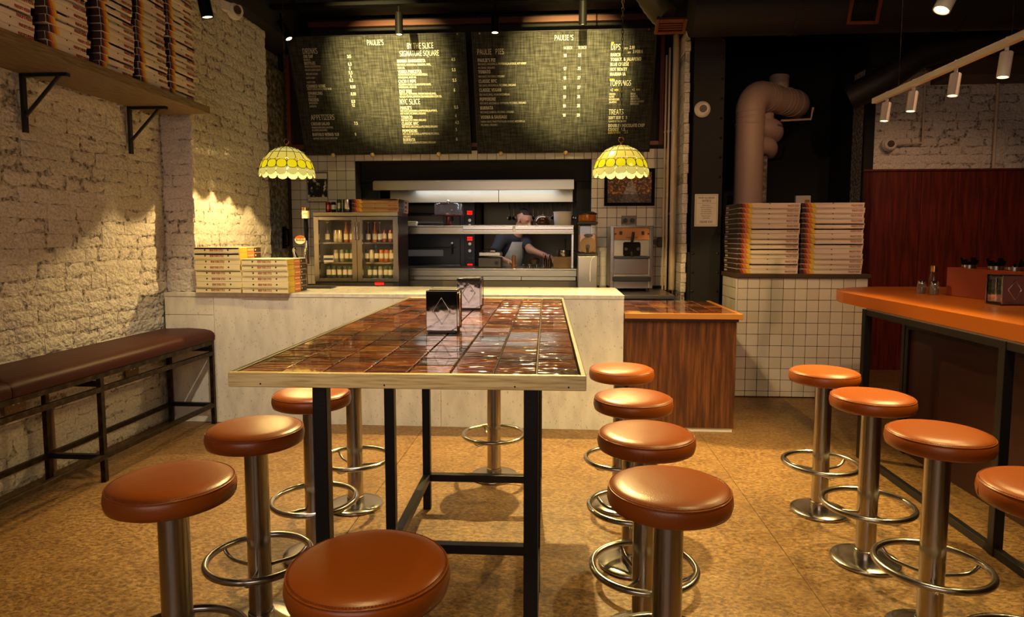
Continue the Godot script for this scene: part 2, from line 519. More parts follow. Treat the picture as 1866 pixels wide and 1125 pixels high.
	for pr in [["can_green", C(70, 92, 60)], ["can_grey", C(150, 146, 130)], ["can_cream", C(206, 190, 150)], ["can_orange", C(214, 104, 36)], ["can_red", C(150, 22, 40)], ["can_rose", C(150, 80, 84)], ["can_dark", C(46, 36, 34)], ["can_gold", C(170, 140, 70)]]:
		mat(pr[0], pr[1], 0.3, 0.6)
	for pr in [["bottle_brown", C(70, 36, 16)], ["bottle_amber", C(160, 90, 30)], ["bottle_clear", C(150, 150, 140)], ["bottle_blue", C(58, 60, 84)], ["label_cream", C(216, 200, 160)], ["label_white", C(220, 214, 204)]]:
		mat(pr[0], pr[1], 0.15)

# ------------------------------------------------------------------ the setting
var brick_meshes := []
func make_bricks():
	for k in 12:
		var mb := MB.new()
		var nx := 5
		var ny := 3
		var w := 0.222
		var h := 0.08
		var f := FastNoiseLite.new()
		f.seed = 100 + k; f.frequency = 9.0; f.noise_type = FastNoiseLite.TYPE_SIMPLEX_SMOOTH
		var P := []
		for j in ny + 1:
			for i in nx + 1:
				var x := (float(i) / nx - 0.5) * w
				var y := (float(j) / ny - 0.5) * h
				var edge := i == 0 or j == 0 or i == nx or j == ny
				var z := f.get_noise_2d(x, y) * 0.0095 + 0.001
				if edge:
					z -= 0.0062
					x += f.get_noise_2d(y * 3.0 + 5.0, x * 2.0) * 0.012
					y += f.get_noise_2d(x * 3.0 - 7.0, y * 2.0 + 3.0) * 0.011
				P.append(V(x, y, z))
		var NN := []
		for j in ny + 1:
			for i in nx + 1:
				var a: Vector3 = P[j * (nx + 1) + maxi(i - 1, 0)]
				var b: Vector3 = P[j * (nx + 1) + mini(i + 1, nx)]
				var c: Vector3 = P[maxi(j - 1, 0) * (nx + 1) + i]
				var d: Vector3 = P[mini(j + 1, ny) * (nx + 1) + i]
				NN.append((b - a).cross(d - c).normalized())
		for j in ny:
			for i in nx:
				var a := j * (nx + 1) + i
				var b := a + nx + 1
				mb.tri(P[a], P[a + 1], P[b + 1], NN[a], NN[a + 1], NN[b + 1])
				mb.tri(P[a], P[b + 1], P[b], NN[a], NN[b + 1], NN[b])
		var ring := []
		for i in nx + 1: ring.append(i)
		for j in range(1, ny + 1): ring.append(j * (nx + 1) + nx)
		for i in range(nx - 1, -1, -1): ring.append(ny * (nx + 1) + i)
		for j in range(ny - 1, 0, -1): ring.append(j * (nx + 1))
		for i in ring.size():
			var a: Vector3 = P[ring[i]]
			var b: Vector3 = P[ring[(i + 1) % ring.size()]]
			var o := ((a + b) * 0.5); o.z = 0.0
			o = V(0, signf(o.y), 0) if absf(o.y) > h * 0.4 else V(signf(o.x), 0, 0)
			mb.quad(a, b, b * V(1.01, 1.02, 0) + V(0, 0, -0.02), a * V(1.01, 1.02, 0) + V(0, 0, -0.02), o)
		brick_meshes.append(mb.mesh())
# lay bricks on a wall from corner o along u, upward; normal is u x up. The first `most` are single parts, the rest joined.
func lay_bricks(parent: Node3D, o: Vector3, u: Vector3, L: float, y0: float, y1: float, keep: Callable, most := 298, bw := 0.232, bh := 0.09):
	var nrm := u.cross(Vector3.UP).normalized()
	var rest := MB.new()
	var cnt := 0
	var row := 0
	var y := y0
	while y < y1 - 0.02:
		var hh := minf(bh, y1 - y)
		var x := -bw * (0.5 if row % 2 else 0.0) - (0.06 if row % 3 == 0 else 0.0)
		while x < L - 0.01:
			var wv := bw * rng.randf_range(0.9, 1.1)
			if rng.randf() < 0.18: wv *= 0.55
			var a := maxf(x, 0.0)
			var b := minf(x + wv, L)
			x += wv
			if b - a < 0.03: continue
			var c := o + u * ((a + b) * 0.5) + Vector3.UP * (y + hh * 0.5 - o.y) + nrm * rng.randf_range(-0.004, 0.005)
			var bs := Basis(u, Vector3.UP, nrm) * Basis(Vector3(0, 0, 1), rng.randf_range(-0.02, 0.02))
			bs = bs * Basis.from_scale(Vector3((b - a - 0.001) / 0.222, (hh - 0.002) / 0.08, 1.0))
			var me: ArrayMesh = brick_meshes[rng.randi() % brick_meshes.size()]
			if keep.call(c) and cnt < most:
				var p := put("brick", me, "painted_brick", parent)
				p.transform = Transform3D(bs, c)
				cnt += 1
			else:
				append_mesh(rest, me, Transform3D(bs, c))
		y += bh
		row += 1
	if rest.v.size():
		var r := put("brickwork", rest, "painted_brick", parent)
		r.set_meta("kind", "stuff")
func append_mesh(mb: MB, me: ArrayMesh, t: Transform3D):
	var a := me.surface_get_arrays(0)
	var vv: PackedVector3Array = a[Mesh.ARRAY_VERTEX]
	var nn: PackedVector3Array = a[Mesh.ARRAY_NORMAL]
	for i in vv.size():
		mb.v.append(t * vv[i]); mb.n.append((t.basis * nn[i]).normalized()); mb.uv.append(Vector2.ZERO)

var tile_meshes := {}
func tile_mesh(w: float, h: float) -> ArrayMesh:
	var k := "%0.3f_%0.3f" % [w, h]
	if not tile_meshes.has(k):
		var mb := MB.new()
		mb.bx(V(0, 0, -0.002), V(w, h, 0.012), 0.0022)
		tile_meshes[k] = mb.mesh()
	return tile_meshes[k]
# tiles on a vertical face; rows count down from y_top, columns along u from o. x cuts and y cuts are lists of pitches
func tile_face(parent: Node3D, o: Vector3, u: Vector3, cols: Array, y_top: float, rows: Array, m := "wall_tile"):
	var nrm := u.cross(Vector3.UP).normalized()
	var x := 0.0
	for c in cols:
		var y := y_top
		for r in rows:
			var p := put("tile", tile_mesh(c - 0.004, r - 0.004), m if rng.randf() < 0.75 else "wall_tile_warm", parent)
			p.transform = Transform3D(Basis(u, Vector3.UP, nrm) * Basis(Vector3(rng.randf_range(-1, 1), rng.randf_range(-1, 1), 0).normalized(), rng.randf_range(0, 0.008)), o + u * (x + c * 0.5) + Vector3.UP * (y - r * 0.5 - o.y) + nrm * 0.004)
			y -= r
		x += c
func rep(v: float, k: int) -> Array:
	var a := []
	for i in k: a.append(v)
	return a

func setting():
	make_bricks()
	var mb := MB.new()
	# floor: vinyl sheets with seams
	var fl := shell("floor")
	mb.span(V(-3.4, -0.2, -10.2), V(6.4, -0.006, 3.4))
	put("screed", mb, "black_paint", fl)
	var xs := [-3.4, -1.026, 1.03, 3.09, 6.4]
	for i in 4:
		var zs := [-10.2, -3.8, 3.4] if i == 2 else ([-10.2, -5.6, 3.4] if i == 3 else [-10.2, 3.4])
		for j in zs.size() - 1:
			mb = MB.new()
			mb.span(V(xs[i] + 0.0012, -0.006, zs[j] + 0.0012), V(xs[i + 1] - 0.0012, 0.0, zs[j + 1] - 0.0012), 0.0008)
			put("vinyl_sheet", mb, "floor_vinyl", fl)
	# ceiling
	mb = MB.new(); mb.span(V(-3.4, 4.0, -10.2), V(6.4, 4.2, 3.4)); struct("ceiling", mb, "black_paint")
	# left brick wall
	var wl := shell("wall_left")
	mb = MB.new(); mb.span(V(-3.38, 0, -7.1), V(-3.095, 4.0, 3.2)); put("backing", mb, "brick_joint", wl)
	lay_bricks(wl, V(-3.089, 0, -1.2), V(0, 0, -1), 3.68, 0.02, 3.42, func(c: Vector3): return c.z < -2.9 and c.y < 2.5)
	# chimney breast: its front and its long side
	var wp := shell("wall_pier")
	mb = MB.new(); mb.span(V(-3.095, 1.02, -6.2), V(-2.845, 3.42, -4.872)); put("backing", mb, "brick_joint", wp)
	lay_bricks(wp, V(-3.08, 0, -4.866), V(1, 0, 0), 0.245, 1.02, 3.42, func(c: Vector3): return c.y < 3.0, 60)
	lay_bricks(wp, V(-2.839, 0, -4.866), V(0, 0, -1), 1.34, 1.02, 3.42, func(_c: Vector3): return true, 238)
	# recess behind the pier
	mb = MB.new(); mb.span(V(-3.4, 0, -7.1), V(-3.04, 3.25, -6.2)); struct("wall_recess", mb, "rough_concrete")
	mb = MB.new(); mb.span(V(-3.1, 3.42, -7.1), V(-2.72, 4.0, 3.2)); struct("trim_1", mb, "black_paint")
	# back wall with its pass-through
	var wb := shell("wall_back")
	mb = MB.new()
	mb.span(V(-3.4, 0, -7.3), V(-2.266, 2.4, -7.103)); mb.span(V(0.33, 0, -7.3), V(1.25, 2.4, -7.103))
	mb.span(V(-2.266, 2.29, -7.3), V(0.33, 2.4, -7.103)); mb.span(V(-2.266, 0, -7.3), V(0.33, 0.9, -7.103))
	put("backing", mb, "grout_dark", wb)
	mb = MB.new(); mb.span(V(-3.4, 2.4, -7.3), V(1.6, 4.0, -7.06)); put("upper_wall", mb, "black_paint", wb)
	var p := 0.1048
	tile_face(wb, V(-2.266 - p * 7, 0, -7.1), V(1, 0, 0), rep(p, 7), 2.395, rep(p, 14))
	tile_face(wb, V(-2.266, 0, -7.1), V(1, 0, 0), rep(p, 24) + [0.0808], 2.395, [p])
	tile_face(wb, V(0.33, 0, -7.1), V(1, 0, 0), [0.066] + rep(p, 7), 2.395, rep(p, 14))
	# kitchen shell
	mb = MB.new()
	mb.span(V(-2.9, 0, -9.3), V(0.9, 2.9, -9.1)); mb.span(V(-2.9, 0, -9.1), V(-2.7, 2.9, -7.3)); mb.span(V(0.75, 0, -9.1), V(0.95, 2.9, -7.3)); mb.span(V(-2.9, 2.7, -9.3), V(0.95, 2.9, -7.3))
	struct("wall_kitchen", mb, "dull_steel")
	# black wall beside the column, with the recess the ducts go into
	mb = MB.new()
	mb.span(V(1.25, 0, -8.4), V(3.6, 4.0, -8.2)); mb.span(V(1.25, 0, -8.2), V(1.45, 4.0, -7.1)); mb.span(V(3.24, 0, -8.2), V(3.34, 4.0, -7.3))
	struct("wall_alcove", mb, "dark_void")
	mb = MB.new(); mb.span(V(1.45, 0, -7.3), V(3.24, 0.9, -7.2)); struct("wall_alcove_base", mb, "black_paint")
	# right part of the back wall: red panelling below, painted brick above
	var wr := shell("wall_rear_right")
	mb = MB.new(); mb.span(V(3.24, 0, -7.6), V(6.2, 3.24, -7.345)); put("backing", mb, "brick_joint", wr)
	lay_bricks(wr, V(3.25, 0, -7.34), V(1, 0, 0), 2.95, 2.15, 3.24, func(c: Vector3): return c.x < 5.2)
	var xx := 3.25
	while xx < 6.1:
		mb = MB.new(); mb.span(V(xx, 0.0, -7.34), V(xx + 0.596, 2.155, -7.3), 0.002); put("veneer_panel", mb, "red_panel_wood", wr); xx += 0.6
	mb = MB.new(); mb.span(V(3.24, 2.155, -7.335), V(6.2, 2.178, -7.285), 0.003); put("panel_cap", mb, "red_panel_wood", wr)
	mb = MB.new(); mb.span(V(3.24, 3.24, -7.6), V(6.2, 4.0, -7.2)); struct("trim_2", mb, "black_paint")
	# rest of the room, out of frame
	mb = MB.new(); mb.span(V(6.2, 0, -7.6), V(6.4, 4.0, 3.2)); struct("wall_right", mb, "brick_joint")
	mb = MB.new()
	mb.span(V(-3.4, 0, 3.2), V(6.4, 1.2, 3.4)); mb.span(V(-3.4, 2.9, 3.2), V(6.4, 4.0, 3.4)); mb.span(V(-3.4, 1.2, 3.2), V(-2.7, 2.9, 3.4)); mb.span(V(0.9, 1.2, 3.2), V(6.4, 2.9, 3.4))
	struct("wall_front", mb, "black_paint")
	var w1 := shell("window_1")
	mb = MB.new(); mb.span(V(-2.7, 1.2, 3.28), V(0.9, 2.9, 3.286)); put("window_pane", mb, "pane_glass", w1)
	mb = MB.new()
	for x in [-2.67, -1.5, -0.3, 0.87]: mb.span(V(x - 0.03, 1.2, 3.25), V(x + 0.03, 2.9, 3.32))
	mb.span(V(-2.7, 1.2, 3.25), V(0.9, 1.26, 3.32)); mb.span(V(-2.7, 2.84, 3.25), V(0.9, 2.9, 3.32))
	put("window_frame", mb, "black_steel", w1)

# ------------------------------------------------------------------ counter, cabinet, tiled block
func joinery():
	var t := thing("marble_counter", "long counter faced with speckled cream marble below the kitchen pass", "counter", V(-1.3, 0, -5.16))
	t.position = Vector3.ZERO
	var mb := MB.new(); mb.span(V(-3.06, 0.985, -5.54), V(0.471, 1.018, -4.785), 0.004); put("countertop", mb, "marble_top", t)
	for r in [[-3.06, -2.668, 0.845, 0.984], [-3.06, -2.668, 0.0, 0.842], [-2.665, -0.9, 0.0, 0.984], [-0.8985, 0.4695, 0.0, 0.984]]:
		mb = MB.new(); mb.span(V(r[0], r[2] + 0.0, -4.815), V(r[1], r[3], -4.79), 0.0015); put("front_panel", mb, "marble", t)
	mb = MB.new(); mb.span(V(0.445, 0, -5.54), V(0.4695, 0.984, -4.816), 0.0015); put("end_panel", mb, "marble", t)
	mb = MB.new(); mb.span(V(-3.06, 0.0, -5.5), V(0.444, 0.98, -5.46)); put("back_panel", mb, "dull_steel", t)
	# walnut cabinet with tiled top
	t = thing("walnut_cabinet", "low walnut cabinet with a brown tiled top at the counter end", "cabinet")
	mb = MB.new(); mb.span(V(0.475, 0.03, -5.78), V(1.287, 0.825, -4.80), 0.002); put("body", mb, "walnut", t)
	mb = MB.new(); mb.span(V(0.475, 0.0, -5.78), V(1.277, 0.029, -4.81)); put("plinth", mb, "paper", t)
	mb = MB.new(); mb.span(V(0.475, 0.826, -5.82), V(1.30, 0.846, -4.79)); put("substrate", mb, "dark_oak", t)
	mb = MB.new(); mb.span(V(0.475, 0.846, -4.80), V(1.325, 0.887, -4.765), 0.003); put("edge_trim", mb, "honey_edge", t)
	mb = MB.new(); mb.span(V(1.29, 0.846, -5.82), V(1.325, 0.887, -4.801), 0.003); put("edge_trim", mb, "honey_edge", t)
	mb = MB.new(); mb.span(V(0.475, 0.847, -5.82), V(1.29, 0.874, -4.80)); put("grout_bed", mb, "grout_brown", t)
	for i in 6:
		for j in 7:
			var p := put("tile", table_tile(0.132, 0.142), "glazed_tile_" + "abcdefgh"[rng.randi() % 8], t)
			p.position = V(0.475 + 0.136 * (i + 0.5), 0.879, -4.802 - 0.1455 * (j + 0.5))
	# tiled half-height block
	var b := thing("tiled_block", "half-height white tiled block with dark wooden ledge beside the black column", "partition")
	mb = MB.new(); mb.span(V(1.588, 0, -6.42), V(2.712, 1.084, -5.935)); put("core", mb, "grout_dark", b)
	tile_face(b, V(1.588, 0, -5.931), V(1, 0, 0), [0.088] + rep(0.1036, 10), 1.084, [0.094] + rep(0.1036, 9) + [0.05])
	tile_face(b, V(1.584, 0, -6.42), V(0, 0, 1), [0.07] + rep(0.1036, 4), 1.084, [0.094] + rep(0.1036, 9) + [0.05])
	mb = MB.new(); mb.span(V(1.573, 0.0, -5.936), V(1.589, 1.083, -5.92), 0.003); put("corner_bead", mb, "white_plastic", b)
	mb = MB.new(); mb.span(V(1.56, 1.084, -6.42), V(2.735, 1.12, -5.905), 0.004); put("ledge", mb, "dark_oak", b)

var tt := {}
func table_tile(w: float, d: float) -> ArrayMesh:
	var k := "%f%f" % [w, d]
	if not tt.has(k):
		var mb := MB.new()
		mb.bx(V(0, 0, 0), V(w, 0.012, d), 0.003)
		tt[k] = mb.mesh()
	return tt[k]

func bar_table():
	var t := thing("bar_table", "long bar table topped with glossy brown glazed tiles on black steel legs", "table", V(-0.40, 0, -2.60), 0.021)
	var W := 0.885
	var L := 2.13
	var H := 1.092
	var mb: MB
	mb = MB.new(); mb.span(V(-W / 2 + 0.02, H - 0.034, -L / 2 + 0.02), V(W / 2 - 0.02, H - 0.014, L / 2 - 0.02)); put("substrate", mb, "grout_brown", t)
	for s in [-1, 1]:
		mb = MB.new(); mb.bx(V(0, H - 0.0165, s * (L / 2 - 0.008)), V(W, 0.037, 0.016), 0.002); put("edge_board", mb, "ash_wood", t)
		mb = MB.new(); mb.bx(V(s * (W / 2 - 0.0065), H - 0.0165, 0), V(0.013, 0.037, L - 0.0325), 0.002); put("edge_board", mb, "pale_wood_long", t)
	for x in [-0.36, -0.05, 0.27, 0.40]:
		mb = MB.new(); mb.cyl(V(x, H - 0.026, L / 2 - 0.002), V(x, H - 0.026, L / 2 + 0.0006), 0.0022, 10); put("screw", mb, "black_steel", t)
	var pw := (W - 0.028) / 8.0
	var pl := (L - 0.034) / 20.0
	for i in 8:
		for j in 20:
			var o := put("tile", table_tile(pw - 0.004, pl - 0.004), "glazed_tile_" + "abcdefgh"[rng.randi() % 8], t)
			o.position = V(-W / 2 + 0.014 + pw * (i + 0.5), H - 0.006, -L / 2 + 0.017 + pl * (j + 0.5))
			o.rotation = V(rng.randf_range(-0.006, 0.006), 0, rng.randf_range(-0.006, 0.006))
	for x in [-0.28, 0.305]:
		for z in [0.86, 0.08, -0.70]:
			mb = MB.new(); mb.bx(V(x, (H - 0.035) / 2, z), V(0.04, H - 0.035, 0.04), 0.003); put("leg", mb, "black_steel", t)
		mb = MB.new(); mb.bx(V(x, 0.172, 0.08), V(0.038, 0.038, 1.52), 0.002); put("stretcher", mb, "black_steel", t)
		mb = MB.new(); mb.bx(V(x, H - 0.053, 0.08), V(0.036, 0.036, 1.52), 0.002); put("top_rail", mb, "black_steel", t)
	for z in [0.08, -0.70]:
		mb = MB.new(); mb.bx(V(0.0125, 0.172, z), V(0.545, 0.038, 0.038), 0.002); put("stretcher", mb, "black_steel", t)
	# napkin dispensers
	var d := napkin_dispenser("chrome napkin dispenser with raised diamond, the nearer one on the tiled table")
	d.position = V(-0.416, H + 0.0, -2.30); d.rotation.y = 0.0
	dup(d, "napkin_dispenser", "chrome napkin dispenser with raised diamond, the farther one on the tiled table", V(-0.428, H + 0.0, -3.07), -0.02)

func napkin_dispenser(label: String) -> Node3D:
	var d := thing("napkin_dispenser", label, "napkin dispenser", Vector3.ZERO, 0.0, "napkin dispensers")
	var mb := MB.new()
	mb.bx(V(0, 0.079, 0), V(0.106, 0.138, 0.095), 0.006); put("body", mb, "napkin_chrome", d)
	for s in [-1, 1]:
		mb = MB.new(); mb.bx(V(0, 0.079, s * 0.0515), V(0.112, 0.144, 0.006), 0.0025); put("face_plate", mb, "napkin_chrome", d)
		mb = MB.new()
		mb.tube([V(0, 0.126, s * 0.0548), V(0.03, 0.079, s * 0.0548), V(0, 0.032, s * 0.0548), V(-0.03, 0.079, s * 0.0548)], 0.0026, 8, true)
		put("diamond", mb, "chrome", d)
	for s in [-1, 1]:
		mb = MB.new(); mb.bx(V(s * 0.0545, 0.079, 0), V(0.006, 0.12, 0.03), 0.002); put("side_rib", mb, "chrome", d)
	mb = MB.new(); mb.bx(V(0, 0.005, 0), V(0.1, 0.01, 0.098), 0.002); put("foot", mb, "black_plastic", d)
	mb = MB.new(); mb.bx(V(0, 0.1495, 0), V(0.1, 0.005, 0.06), 0.002); put("lid", mb, "black_plastic", d)
	return d

# ------------------------------------------------------------------ stools
func stools():
	var t := thing("bar_stool", "", "bar stool", Vector3.ZERO, 0.0, "round leather bar stools")
	var R := 0.168
	var mb := MB.new()
	mb.lathe(Transform3D(), [Vector2(0, 0.69), Vector2(R - 0.012, 0.69), Vector2(R - 0.003, 0.695), Vector2(R, 0.705), Vector2(R + 0.002, 0.716), Vector2(R, 0.733), Vector2(R - 0.002, 0.738), Vector2(R - 0.008, 0.7455), Vector2(R - 0.02, 0.7525), Vector2(R - 0.045, 0.757), Vector2(R - 0.09, 0.7595), Vector2(0, 0.7605)], 56, 0.6)
	var seat := put("seat", mb, "tan_leather", t)
	mb = MB.new()
	var ring := []
	for i in 64: ring.append(V(cos(TAU * i / 64) * (R - 0.0035), 0.7415, sin(TAU * i / 64) * (R - 0.0035)))
	mb.tube(ring, 0.0022, 6, true); put("piping", mb, "tan_leather", seat)
	mb = MB.new()
	for i in 150:
		var a := TAU * i / 150.0
		mb.box(Transform3D(Basis(Vector3.UP, -a), V(cos(a) * (R - 0.0065), 0.7462, sin(a) * (R - 0.0065))), V(0.0014, 0.0014, 0.0042))
	put("stitching", mb, "leather_stitch", seat)
	mb = MB.new(); mb.tube([V(R - 0.0035, 0.7415, 0), V(R + 0.0022, 0.716, 0), V(R + 0.0002, 0.705, 0), V(R - 0.01, 0.691, 0)], 0.0013, 6); put("side_seam", mb, "leather_stitch", seat)
	mb = MB.new(); mb.cyl(V(0, 0.015, 0), V(0, 0.689, 0), 0.041, 32); put("pole", mb, "brushed_steel", t)
	mb = MB.new()
	mb.lathe(Transform3D(), [Vector2(0, 0), Vector2(0.14, 0), Vector2(0.142, 0.003), Vector2(0.142, 0.012), Vector2(0.138, 0.0165), Vector2(0.1, 0.02), Vector2(0.06, 0.0225), Vector2(0.0, 0.024)], 48, 0.7); put("base_plate", mb, "brushed_steel", t)
	mb = MB.new(); mb.lathe(Transform3D(), [Vector2(0.0425, 0.02), Vector2(0.0455, 0.022), Vector2(0.0455, 0.058), Vector2(0.0425, 0.06)], 32); put("collar", mb, "brushed_steel", t)
	mb = MB.new()
	ring = []
	for i in 56: ring.append(V(cos(TAU * i / 56) * 0.182, 0.262, sin(TAU * i / 56) * 0.182))
	mb.tube(ring, 0.0125, 12, true); var fr := put("footrest", mb, "brushed_steel", t)
	for k in 3:
		mb = MB.new()
		var a := TAU * k / 3.0 + 0.5
		var dr := V(cos(a), 0, sin(a))
		var pts := []
		for s in [[0.04, 0.222], [0.09, 0.222], [0.115, 0.2225], [0.138, 0.226], [0.155, 0.234], [0.168, 0.246], [0.177, 0.256]]:
			pts.append(dr * s[0] + V(0, s[1], 0))
		mb.tube(pts, 0.0072, 8); put("strut", mb, "brushed_steel", fr)
	var spots := [
		[-1.088, -1.70, 0.3, "orange leather bar stool at left, nearest of those on the left side of the table"],
		[-1.094, -2.215, 1.2, "orange leather bar stool, second from the camera on the left side of the table"],
		[-1.094, -2.75, 2.2, "orange leather bar stool half hidden behind the front left table corner"],
		[-1.085, -3.30, 0.8, "steel-poled bar stool left of the table, farthest of the left side, seat under tabletop"],
		[-0.395, -1.275, -1.95, "large orange leather bar stool in the foreground at the near table end"],
		[-0.389, -3.78, 0.4, "bar stool seen between the table legs, at the far end by the marble counter"],
		[0.303, -1.76, 2.5, "orange leather bar stool right of the table, nearest of that row to the camera"],
		[0.304, -2.25, -1.75, "orange leather bar stool right of the table, second in that row"],
		[0.317, -2.775, 0.9, "orange leather bar stool right of the table, third in that row"],
		[0.325, -3.40, 0.1, "orange leather bar stool right of the table, last of that row by the walnut cabinet"],
		[1.362, -3.405, 1.0, "orange leather bar stool in front of the white tiled block, farthest along the orange bar"],
		[1.356, -2.875, 1.4, "orange leather bar stool, second of the row along the orange bar"],
		[1.333, -2.335, 0.62, "orange leather bar stool, third of the row along the orange bar, ring lit"],
		[1.345, -1.83, 2.9, "orange leather bar stool cut off by the right edge, nearest at the orange bar"],
	]
	for i in spots.size():
		var s: Array = spots[i]
		if i == 0:
			t.position = V(s[0], 0, s[1]); t.rotation.y = s[2]; t.set_meta("label", s[3])
		else:
			dup(t, "bar_stool", s[3], V(s[0], 0, s[1]), s[2])

# ------------------------------------------------------------------ bench and shelf
func bench_and_shelf():
	var t := thing("wall_bench", "long bench with brown leather cushion on a black steel frame against the brick wall", "bench")
	var x0 := -3.05
	var x1 := -2.645
	for r in [[-4.765, -2.912], [-2.908, -1.05]]:
		var mb := MB.new()
		var prof := PackedVector2Array([Vector2(x0, 0.652), Vector2(x1 - 0.006, 0.652), Vector2(x1, 0.66), Vector2(x1 + 0.003, 0.69), Vector2(x1 - 0.006, 0.714), Vector2(x1 - 0.03, 0.732), Vector2(x1 - 0.08, 0.742), Vector2(x1 - 0.2, 0.748), Vector2(x0, 0.742)])
		var L: float = r[1] - r[0]
		cushion(mb, prof, r[0], r[1])
		put("cushion", mb, "bench_leather", t)
	var f := MB.new()
	for z in [-4.745, -3.53, -2.31, -1.1]:
		f = MB.new(); f.bx(V(x1 - 0.025, 0.325, z), V(0.03, 0.65, 0.03), 0.002); put("leg", f, "worn_steel", t)
		f = MB.new(); f.bx(V(x0 + 0.035, 0.325, z), V(0.03, 0.65, 0.03), 0.002); put("leg", f, "worn_steel", t)
		for y in [0.15, 0.585]:
			f = MB.new(); f.bx(V((x0 + x1) / 2 + 0.005, y, z), V(0.318, 0.03, 0.03), 0.002); put("cross_bar", f, "black_steel", t)
	for y in [0.636, 0.553, 0.15]:
		f = MB.new(); f.bx(V(x1 - 0.0245, y, -2.92), V(0.028, 0.03, 3.62), 0.002); put("front_rail", f, "worn_steel", t)
	for y in [0.636, 0.15]:
		f = MB.new(); f.bx(V(x0 + 0.035, y, -2.92), V(0.028, 0.03, 3.62), 0.002); put("rear_rail", f, "worn_steel", t)
	# sockets on the brick wall under the bench
	var s := thing("wall_socket", "double power socket on the brick wall under the bench, at the left edge", "socket", V(-3.068, 0.478, -3.375), PI / 2, "sockets under the bench")
	var mb := MB.new(); mb.bx(V(0, 0, 0), V(0.146, 0.086, 0.012), 0.003); put("plate", mb, "cream_brown", s)
	for k in [-1, 1]:
		mb = MB.new(); mb.bx(V(k * 0.018, 0.024, 0.008), V(0.012, 0.016, 0.006), 0.001); put("switch", mb, "card_white", s)
		mb = MB.new()
		mb.bx(V(k * 0.045, 0.012, 0.0065), V(0.004, 0.01, 0.002)); mb.bx(V(k * 0.045 - 0.011, -0.012, 0.0065), V(0.009, 0.005, 0.002)); mb.bx(V(k * 0.045 + 0.011, -0.012, 0.0065), V(0.009, 0.005, 0.002)); put("pin_hole", mb, "can_gold", s)
	dup(s, "wall_socket", "double power socket on the brick wall under the bench, toward the counter", V(-3.068, 0.475, -4.38), PI / 2)
	mb = MB.new()
	mb.cyl(V(-3.06, 0.02, -3.62), V(-3.06, 0.40, -3.62), 0.016, 12); mb.cyl(V(-3.06, 0.40, -3.62), V(-3.055, 0.44, -3.62), 0.02, 12)
	tag(put("drain_pipe", mb, "cream_brown"), "short vertical pipe on the brick wall under the bench", "pipe")
	# shelf
	var sh := thing("wall_shelf", "deep wooden wall shelf high on the brick wall carrying pizza boxes", "shelf")
	mb = MB.new(); mb.span(V(-3.07, 2.365, -4.77), V(-2.625, 2.416, -1.2), 0.002); put("board", mb, "shelf_board", sh)
	for z in [-4.48, -3.56, -2.64, -1.72]:
		var b := MB.new()
		b.bx(V(-3.062, 2.2, z), V(0.02, 0.33, 0.03), 0.001)
		b.bx(V(-2.925, 2.355, z), V(0.28, 0.02, 0.03), 0.001)
		var bk := put("bracket", b, "black_steel", sh)
		b = MB.new(); b.tube([V(-3.055, 2.13, z), V(-2.84, 2.35, z)], 0.011, 8); put("brace", b, "black_steel", bk)
func cushion(mb: MB, prof: PackedVector2Array, za: float, zb: float):
	# a profile in x-y swept along z, its ends rounded
	var secs := [[0.0, 0.86], [0.006, 0.94], [0.018, 0.985], [0.04, 1.0]]
	var S := []
	for s in secs: S.append([za + s[0], s[1]])
	secs.reverse()
	for s in secs: S.append([zb - s[0], s[1]])
	var cx := 0.0
	var cy := 0.652
	for p in prof: cx += p.x / prof.size()
	var P := []
	for s in S:
		var row := []
		for p in prof:
			row.append(V(cx + (p.x - cx) * (0.5 + 0.5 * s[1]), cy + (p.y - cy) * s[1], s[0]))
		P.append(row)
	var m := prof.size()
	for k in S.size() - 1:
		for i in m:
			var j := (i + 1) % m
			var nn := []
			for q in [i, j]:
				var d: Vector2 = prof[(q + 1) % m] - prof[(q - 1 + m) % m]
				nn.append(V(d.y, -d.x, 0).normalized())
			if i == 0 or i == m - 1:
				var d: Vector2 = prof[j] - prof[i]
				nn = [V(d.y, -d.x, 0).normalized(), V(d.y, -d.x, 0).normalized()]
			mb.quad(P[k][i], P[k][j], P[k + 1][j], P[k + 1][i], nn[0], nn[1], nn[1], nn[0])
	for e in [0, S.size() - 1]:
		var nz := V(0, 0, -1 if e == 0 else 1)
		for i in range(1, m - 1):
			mb.tri(P[e][0], P[e][i], P[e][i + 1], nz, nz, nz)

# ------------------------------------------------------------------ pizza boxes
const BROWN := Color(0.035, 0.014, 0.01)
const RED := Color(0.30, 0.035, 0.012)
const ORANGE := Color(0.62, 0.17, 0.03)
const YELLOW := Color(0.70, 0.47, 0.03)
